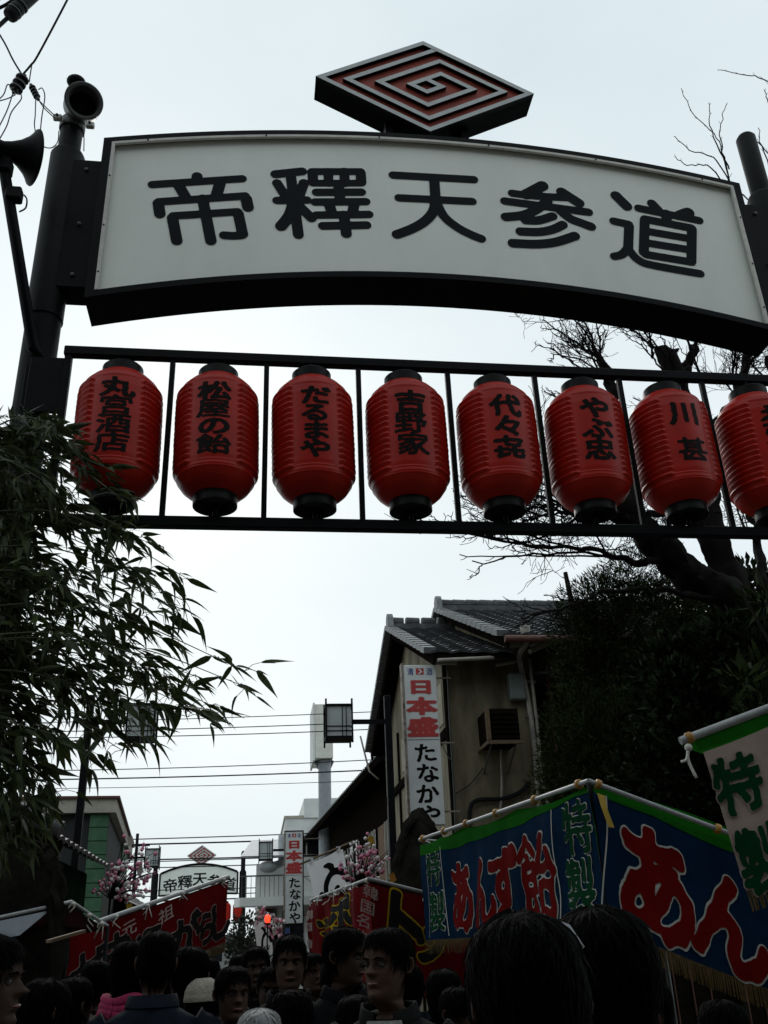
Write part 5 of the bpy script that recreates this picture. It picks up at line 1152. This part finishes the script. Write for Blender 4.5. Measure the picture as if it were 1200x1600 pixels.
def head_pt(zf, ph):
    f = float(np.interp(zf, _hz, [p[1] for p in HP])); b = float(np.interp(zf, _hz, [p[2] for p in HP])); w_ = float(np.interp(zf, _hz, [p[3] for p in HP]))
    c = math.cos(ph); s_ = math.sin(ph); k = .92
    x = w_*math.copysign(abs(s_)**k, s_); y = (f+b)/2 + (f-b)/2*math.copysign(abs(c)**.95, c)
    if c > 0:
        ax_ = abs(x)
        nose = (.145*math.exp(-((zf-.385)/.05)**2) + .06*math.exp(-((zf-.47)/.06)**2))*math.exp(-(x/.055)**2) + .035*math.exp(-((zf-.375)/.03)**2)*math.exp(-((ax_-.055)/.03)**2)
        eye = -.05*math.exp(-((ax_-.145)/.075)**2)*math.exp(-((zf-.505)/.045)**2)
        brow = .022*math.exp(-((ax_-.14)/.09)**2)*math.exp(-((zf-.585)/.03)**2)
        lip = .026*math.exp(-(x/.085)**2)*(math.exp(-((zf-.245)/.016)**2)+math.exp(-((zf-.205)/.016)**2)) - .012*math.exp(-(x/.1)**2)*math.exp(-((zf-.226)/.008)**2)
        chin = .03*math.exp(-(x/.09)**2)*math.exp(-((zf-.07)/.05)**2) - .018*math.exp(-(x/.1)**2)*math.exp(-((zf-.155)/.025)**2)
        cheek = .012*math.exp(-((ax_-.2)/.07)**2)*math.exp(-((zf-.38)/.07)**2) - .015*math.exp(-((ax_-.2)/.06)**2)*math.exp(-((zf-.2)/.06)**2)
        y += nose+eye+brow+lip+chin+cheek
    return x, y, zf
def person(name_label, X, Y, top, face, jacket, look=0.0, nod=0.0, hair='short', hairm=None, roll=None, inner=None, glasses=False, scarf=None, turn=0.0, extra=None):
    """top: crown height; face: compass angle the body faces (0 = towards the camera side, -Y)"""
    hm = hairm or M_HAIRB
    t = thing('person', name_label, 'person', (X, Y, 0), face, 'people in the crowd')
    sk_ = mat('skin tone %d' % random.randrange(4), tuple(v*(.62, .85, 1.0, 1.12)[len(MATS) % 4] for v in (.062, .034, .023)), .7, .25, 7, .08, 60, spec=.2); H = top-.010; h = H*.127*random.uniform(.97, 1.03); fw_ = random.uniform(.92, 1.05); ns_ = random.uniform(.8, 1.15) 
    zc = H-h          # chin height
    # local frame: -Y is forward
    cy_, sn = math.cos(look), math.sin(look); cn, sno = math.cos(nod), math.sin(nod)
    rl_ = roll if roll is not None else random.gauss(0, .07); cr_, sr_ = math.cos(rl_), math.sin(rl_)
    def place(x, y, z, k=1.0):      # head units -> local metres, looking along -Y
        px, py, pz = x*h*fw_, -y*h, z*h
        py, pz = py*cn - pz*sno, py*sno + pz*cn
        px, pz = px*cr_ - pz*sr_, px*sr_ + pz*cr_
        px, py = px*cy_ - py*sn, px*sn + py*cy_
        return Vector((px, py + .015*H/1.7, zc+pz))
    # body: torso rings from the hips, neck and head in one surface
    rings = []
    for z, rx, ry, oy in ((.46,.085,.065,0),(.50,.100,.075,0),(.56,.092,.068,0),(.62,.086,.062,0),(.70,.098,.070,0),(.76,.108,.068,.004),(.79,.112,.058,.006),(.808,.098,.05,.008),(.82,.072,.042,.010),(.828,.050,.038,.010)):
        rings.append([Vector((rx*H*math.sin(2*PI*k/HN), -ry*H*math.cos(2*PI*k/HN)+oy*H, z*H)) for k in range(HN)])
    zs = list(np.linspace(-.22, .60, 62)) + list(np.linspace(.615, .99, 22)) + [.997]
    for zf in zs: rings.append([place(*head_pt(zf, 2*PI*k/HN)) for k in range(HN)])
    vs = [v for r in rings for v in r]; n = len(rings)
    fs = [(i*HN+k, i*HN+(k+1) % HN, (i+1)*HN+(k+1) % HN, (i+1)*HN+k) for i in range(n-1) for k in range(HN)] + [tuple(range(HN-1, -1, -1)), tuple((n-1)*HN+k for k in range(HN))]
    body = MB().add(vs, fs).build('body', sk_, t, True, True)
    for sx in (-1, 1):
        e_ = place(sx*.145, .335, .505); MB().ball(e_, .052*h, n=12, m=8).build('eye', M_EYEW, body, True, True)
        q = place(sx*.145, .379, .503); MB().ball(q, .021*h, 1, .6, 1, n=10, m=6).build('iris', M_IRIS, body, True, True)
        MB().tube([place(sx*.06, .435, .575), place(sx*.13, .435, .60), place(sx*.23, .37, .585)], [.010*h, .017*h, .008*h], 6).build('eyebrow', hm, body, True, True)
        MB().tube([place(sx*.07, .378, .525), place(sx*.145, .392, .54), place(sx*.215, .345, .522)], [.006*h, .012*h, .006*h], 5).build('eyelid', sk_, body, True, True)
        ear = MB()
        ear.grid(lambda a, b: place(sx*(.335+.075*math.sin(PI*b)*(.4+.6*a) + .02*math.cos(6*a)), -.04-.13*a*math.sin(PI*b)+.03*b, .34+.24*b+.02*a), 8, 12); ear.tube([place(sx*.35, -.03, .36), place(sx*.385, -.10, .34+.03), place(sx*.41, -.16, .46), place(sx*.405, -.14, .56), place(sx*.36, -.05, .58)], .022*h, 7)
        ear.build('ear', sk_, body, True, True)
    MB().tube([place(-.115, .395, .228), place(-.05, .445, .236), place(0, .45, .229), place(.05, .445, .236), place(.115, .395, .228)], [.006*h, .016*h, .018*h, .016*h, .006*h], 7).build('mouth', M_LIP, body, True, True)
    # hair shell: starts under the skin at the hairline and thickens over the crown
    def hairline(a):        # a: angle from the front 0..pi
        if hair == 'bald': return np.interp(a, [0, .6, 1.1, 1.5, 2.0, PI], [.97, .95, .62, .50, .25, .12])
        if hair == 'long': return np.interp(a, [0, .45, .8, 1.1, 1.5, PI], [.74, .70, .50, .20, -.20, -.28])
        return np.interp(a, [0, .5, .85, 1.15, 1.45, 1.9, PI], [.80, .78, .68, .47, .50, .20, .10])
    hr = MB(); nz_ = 46; vs = []; seed = X*7+Y
    for j in range(nz_+1):
        for k in range(HN*2):
            ph = PI*k/HN; a = abs(((ph+PI) % (2*PI))-PI); hl = float(hairline(a)) + .018*math.sin(ph*17+seed) + .012*math.sin(ph*31+2*seed); zf = hl + (1.0-hl)*j/nz_
            x, y, z = head_pt(min(zf, .999), ph)
            thick = (.045 if hair == 'short' else .075)*min(1, (zf-hl)/.10+.05) - .012
            cv = Vector((x, y+.03, (zf-.5)*.9)); cv.normalize()
            st_ = .010*math.sin(ph*23+seed+4*zf)*math.sin(ph*9+2.3*seed) + .006*math.sin(ph*47+zf*14+seed)
            if hair == 'long' and zf < .2: thick += .05
            vs.append(place(*(Vector((x, y, z)) + cv*(thick + (st_ + .022*math.sin(ph*4+seed*3)*math.sin(zf*9+seed) + .012*math.sin(ph*11+zf*8+seed))*min(1, (zf-hl)/.08)))))
    m_ = HN*2
    hr.add(vs, [(j*m_+k, j*m_+(k+1) % m_, (j+1)*m_+(k+1) % m_, (j+1)*m_+k) for j in range(nz_) for k in range(m_)])
    for q in range(3200 if Y < 2.5 else 1500):        # fine strands combed down from the crown
        ph = random.uniform(0, 2*PI); a = abs(((ph+PI) % (2*PI))-PI); hl = float(hairline(a)); z0 = hl+.03+(.97-hl)*random.random()**.8
        ln = random.uniform(.10, .26)*(1.6 if hair == 'long' else 1); pts = []; tilt = random.gauss(.25*math.sin(ph*2+seed), .35); lift = random.uniform(-.006, .022) if random.random() < .8 else random.uniform(.02, .07)
        base_t = .047 if hair == 'short' else .077
        for j in range(4):
            zf = z0 - ln*j/3*(.35+.65*min(1, (1-z0)*3+.2)); pj = ph + tilt*ln*j/3*2.2
            x, y, z = head_pt(max(-.3, min(zf, .99)), pj); cv = Vector((x, y+.03, (zf-.5)*.9)).normalized()
            th_ = base_t*min(1, max(.1, (zf-hl)/.10+.05))-.010 if zf > hl else base_t*.35
            pts.append(Vector((x, y, z)) + cv*(th_+lift*(j/3)+.004))
        s1 = Vector((math.cos(ph), -math.sin(ph), 0))*random.uniform(.007, .013)
        w4 = (.6, 1, .8, .15); vs_ = []
        for j in range(4): vs_ += [place(*(pts[j]-s1*w4[j])), place(*(pts[j]+s1*w4[j]))]
        hr.add(vs_, [(0, 1, 3, 2), (2, 3, 5, 4), (4, 5, 7, 6)])
    hr.build('hair', hm, body, True, True)
    # jacket: torso shell, collar, two sleeves with the hands in the pockets
    jr = []; jk = MB(); NJ = 40
    for q, (z, rx, ry, oy) in enumerate(((.44,.120,.092,0),(.47,.118,.092,0),(.53,.116,.090,0),(.60,.112,.086,0),(.66,.114,.088,0),(.72,.120,.088,0),(.765,.126,.084,.003),(.795,.124,.072,.006),(.812,.108,.062,.009),(.826,.082,.055,.012),(.838,.060,.052,.012))):
        for k in range(NJ):
            a = 2*PI*k/NJ; wr = 1+.018*math.sin(5*a+q*1.9+seed)+.012*math.sin(11*a-q*1.2)
            jr.append(Vector((rx*H*math.sin(a)*wr, -ry*H*math.cos(a)*wr+oy*H, z*H)))
    jk.add(jr, [(i*NJ+k, i*NJ+(k+1) % NJ, (i+1)*NJ+(k+1) % NJ, (i+1)*NJ+k) for i in range(10) for k in range(NJ)])
    for sx in (-1, 1):
        pl = smooth_line([(sx*.095*H, .008*H, .793*H), (sx*.135*H, .008*H, .765*H), (sx*.150*H, .012*H, .70*H), (sx*.160*H, .016*H, .625*H), (sx*.150*H, -.03*H, .565*H), (sx*.118*H, -.075*H, .52*H)], 5)
        jk.tube(pl, [H*r*(1+.05*math.sin(i*1.7+seed)) for i, r in enumerate(np.linspace(.046, .034, len(pl)))], 14)
    jo = jk.build('jacket', jacket, t, True, True)
    cl = MB(); vs = []
    for z, r, oy in ((.822, .060, .010), (.838, .054, .008), (.856, .050, .004), (.866, .053, .002), (.866, .057, .002), (.84, .064, .008)):
        for k in range(33):
            a = .35 + (2*PI-.7)*k/32; vs.append(Vector((r*H*math.sin(a), -r*H*math.cos(a)*.95+oy*H, (z-.016*max(0, math.cos(a)))*H)))
    cl.add(vs, [(i*33+k, i*33+k+1, (i+1)*33+k+1, (i+1)*33+k) for i in range(5) for k in range(32)]); cl.build('collar', jacket, jo, True, True)
    if inner:
        vs = []
        for z, rx, ry in ((.70, .050, .0905), (.76, .055, .088), (.80, .052, .073), (.822, .045, .058), (.836, .040, .050)):
            for k in range(13): a = -.62+1.24*k/12; vs.append(Vector((rx*1.5*H*math.sin(a), -(ry*H*math.cos(a))-.004, z*H)))
        MB().add(vs, [(i*13+k, i*13+k+1, (i+1)*13+k+1, (i+1)*13+k) for i in range(4) for k in range(12)]).build('sweater', inner, t, True, True)
        MB().tube([Vector((.047*H*math.sin(a), -.046*H*math.cos(a)+.006*H, .838*H-.010*H*math.cos(a))) for a in np.linspace(-PI, PI, 25)], .007*H, 8, False).build('neckband', inner, t, True, True)
    if scarf:
        sb_ = MB()
        for lv in range(3): sb_.tube([Vector(((.062-.004*lv)*H*math.sin(a), -(.060-.004*lv)*H*math.cos(a)+.006*H, (.828+.016*lv)*H+.006*H*math.sin(3*a+lv))) for a in np.linspace(-PI, PI, 29)], .014*H, 8, False)
        sb_.build('scarf', scarf, t, True, True)
    if glasses:
        g_ = MB()
        for sx in (-1, 1):
            g_.tube([place(sx*.155+.105*math.cos(a), .44-.05*abs(math.cos(a))*(1 if sx*math.cos(a) > 0 else .2), .50+.065*math.sin(a)) for a in np.linspace(0, 2*PI, 21)], .005*h, 5, False)
            g_.tube([place(sx*.26, .40, .53), place(sx*.345, .20, .54), place(sx*.37, -.05, .53)], .005*h, 5, False)
        g_.tube([place(-.05, .455, .51), place(0, .475, .52), place(.05, .455, .51)], .005*h, 5, False); g_.build('glasses', M_BLACK, body, True, True)
    tr_ = MB()
    for sx in (-1, 1): tr_.tube([(sx*.05*H, 0, .47*H), (sx*.052*H, -.004*H, .38*H), (sx*.055*H, -.006*H, .27*H), (sx*.055*H, .004*H, .13*H), (sx*.055*H, .006*H, .035*H)], [.058*H, .054*H, .042*H, .038*H, .036*H], 14)
    tr_.tube([(0, 0, .42*H), (0, 0, .49*H)], [.085*H, .094*H], 18); tr_.build('trousers', M_TROU, t, True, True)
    for sx in (-1, 1): MB().ball((sx*.055*H, -.03*H, .02*H), .028*H, 1, 2.3, .72, 12, 8).build('shoe', M_SHOE, t, True, True)
    if extra: extra(t, body, place, H, h)
    return t
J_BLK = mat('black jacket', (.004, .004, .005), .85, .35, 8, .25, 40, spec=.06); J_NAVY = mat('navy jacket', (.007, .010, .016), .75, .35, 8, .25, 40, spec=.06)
J_DK = mat('charcoal jacket', (.008, .008, .008), .8, .35, 7, .25, 40, spec=.06); J_GREY = mat('pale grey coat', (.22, .24, .26), .85, .15, 8, .2, 40); J_BRN = mat('dark brown coat', (.016, .011, .008), .8, .35, 8, .25, 40, spec=.2)
S_GREY = mat('grey knit sweater', (.20, .20, .185), .95, .15, 40, .5, 90); S_PINK = mat('magenta scarf', (.30, .012, .07), .9, .25, 12, .4, 60); S_RED = mat('dark red shirt', (.10, .006, .006), .85, .2)
def pp(px, py, Y): v = at(px, py, Y); return v.x, v.y, v.z
def hairclip(t, body, place, H, h):
    MB().tube([place(-.44, -.05, .80), place(-.36, .0, .93), place(-.20, .02, 1.03)], [.02*h, .035*h, .015*h], 8).build('hair_band', mat('pale hair band', (.35, .36, .38), .5, .1), body, True, True)
def knitcap(t, body, place, H, h):
    vs = []; n = 40
    for j, (z, k) in enumerate(((.60, 1.22), (.66, 1.25), (.67, 1.21), (.78, 1.22), (.88, 1.24), (.95, 1.30), (.995, 1.55))):
        for q in range(n): x, y, _ = head_pt(min(z, .985), 2*PI*q/n); vs.append(place(x*k, y*k, z+.085*(j/6)))
    MB().add(vs, [(i*n+k, i*n+(k+1) % n, (i+1)*n+(k+1) % n, (i+1)*n+k) for i in range(6) for k in range(n)] + [tuple(6*n+k for k in range(n))]).build('knit_cap', mat('beige knit cap', (.30, .27, .22), .95, .2, 30, .5, 80), body, True, True)
def hood(t, body, place, H, h):
    MB().grid(lambda a, b: Vector(((.085-.03*b)*H*math.sin(-2.2+4.4*a), (.065+.02*b)*H*math.cos(-2.2+4.4*a)+.01*H, (.80+.055*b+.02*math.sin(PI*a))*H)), 20, 8).build('hood', J_GREY, t, True, True)
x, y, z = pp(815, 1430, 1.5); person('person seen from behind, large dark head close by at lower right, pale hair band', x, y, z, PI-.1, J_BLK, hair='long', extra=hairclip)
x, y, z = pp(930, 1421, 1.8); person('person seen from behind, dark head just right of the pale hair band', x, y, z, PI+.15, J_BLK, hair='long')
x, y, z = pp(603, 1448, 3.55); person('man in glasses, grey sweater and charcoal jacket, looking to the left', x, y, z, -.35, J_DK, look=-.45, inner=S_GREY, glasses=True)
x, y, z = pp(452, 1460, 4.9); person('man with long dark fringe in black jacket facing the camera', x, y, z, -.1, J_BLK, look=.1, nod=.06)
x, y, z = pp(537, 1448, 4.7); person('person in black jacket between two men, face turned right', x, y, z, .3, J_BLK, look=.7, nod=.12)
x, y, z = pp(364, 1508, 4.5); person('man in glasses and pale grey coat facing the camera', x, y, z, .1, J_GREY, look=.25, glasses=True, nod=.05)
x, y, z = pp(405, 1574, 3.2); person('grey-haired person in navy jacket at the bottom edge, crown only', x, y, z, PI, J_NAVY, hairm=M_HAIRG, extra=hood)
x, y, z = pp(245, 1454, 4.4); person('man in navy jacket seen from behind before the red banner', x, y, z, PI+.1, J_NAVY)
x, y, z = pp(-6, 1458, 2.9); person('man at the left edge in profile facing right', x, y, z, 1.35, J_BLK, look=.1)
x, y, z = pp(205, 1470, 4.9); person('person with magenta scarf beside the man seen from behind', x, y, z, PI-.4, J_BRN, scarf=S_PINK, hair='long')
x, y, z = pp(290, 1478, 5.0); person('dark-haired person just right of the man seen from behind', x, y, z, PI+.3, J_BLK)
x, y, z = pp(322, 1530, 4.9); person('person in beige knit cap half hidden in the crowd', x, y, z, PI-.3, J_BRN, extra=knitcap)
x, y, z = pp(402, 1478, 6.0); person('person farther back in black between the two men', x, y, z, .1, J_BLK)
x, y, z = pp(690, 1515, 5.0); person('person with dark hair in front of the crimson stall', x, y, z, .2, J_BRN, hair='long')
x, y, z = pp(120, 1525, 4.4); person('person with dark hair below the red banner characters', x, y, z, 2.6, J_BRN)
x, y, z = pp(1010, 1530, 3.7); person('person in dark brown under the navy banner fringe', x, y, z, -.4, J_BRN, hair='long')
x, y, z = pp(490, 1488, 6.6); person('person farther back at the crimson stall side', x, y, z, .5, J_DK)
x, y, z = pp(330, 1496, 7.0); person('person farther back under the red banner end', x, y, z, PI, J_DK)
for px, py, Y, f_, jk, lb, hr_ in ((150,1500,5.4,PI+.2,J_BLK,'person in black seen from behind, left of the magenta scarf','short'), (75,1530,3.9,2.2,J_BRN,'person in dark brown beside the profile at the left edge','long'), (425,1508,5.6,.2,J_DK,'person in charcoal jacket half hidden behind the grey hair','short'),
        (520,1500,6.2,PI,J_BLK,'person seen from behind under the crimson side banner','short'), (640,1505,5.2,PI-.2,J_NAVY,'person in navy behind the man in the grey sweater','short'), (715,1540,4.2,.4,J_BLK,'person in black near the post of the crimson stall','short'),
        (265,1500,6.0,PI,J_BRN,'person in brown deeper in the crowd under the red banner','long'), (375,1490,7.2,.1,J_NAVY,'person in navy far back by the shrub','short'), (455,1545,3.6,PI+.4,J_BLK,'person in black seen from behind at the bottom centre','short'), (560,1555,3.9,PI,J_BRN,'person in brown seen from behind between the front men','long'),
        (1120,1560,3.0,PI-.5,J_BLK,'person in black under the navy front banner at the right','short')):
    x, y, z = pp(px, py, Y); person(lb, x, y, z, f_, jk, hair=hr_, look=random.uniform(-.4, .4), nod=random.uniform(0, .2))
# ============================================================ unseen shop row, added behind the viewpoint to shade the street
for k, (x0, x1, y0, h, nm) in enumerate(((-22, -.6, -8.5, 13.5, 'unseen four-storey shop row added behind the viewpoint for shade, left part'), (-.3, 22, -9.0, 13.0, 'unseen four-storey shop row added behind the viewpoint for shade, right part'))):
    t = thing('added_shade_row', nm, 'building', ((x0+x1)/2, y0, 0), group='unseen shop rows added for shade')
    MB().box((x0, y0-8, 0), (x1, y0, h)).build('wall', mat('added shade row wall', (.05, .046, .042), .9, .3, 1.5, .2, 20), t)
    MB().box((x0-.3, y0-8.2, h+.002), (x1+.3, y0+.7, h+.22)).build('roof', M_TILE, t); MB().box((x0, y0+.002, 2.9), (x1, y0+1.3, 3.05)).build('awning', M_CRED, t)
    n_ = 5
    for q in range(n_):
        xa = x0+(x1-x0)*(q+.15)/n_; xb = x0+(x1-x0)*(q+.85)/n_
        for zb_ in (4.2, 7.2, 10.2):
            wn = MB().box((xa, y0+.005, zb_), (xb, y0+.06, zb_+1.7)).build('window', M_GLASSD, t); MB().box((xa-.06, y0+.003, zb_-.12), (xb+.06, y0+.12, zb_-.005)).build('sill', M_BEAM, wn); MB().box(((xa+xb)/2-.03, y0+.061, zb_), ((xa+xb)/2+.03, y0+.09, zb_+1.7)).build('mullion', M_BEAM, wn)
        MB().box((xa, y0+.005, .1), (xb, y0+.05, 2.7)).build('shopfront', M_GLASSD, t)
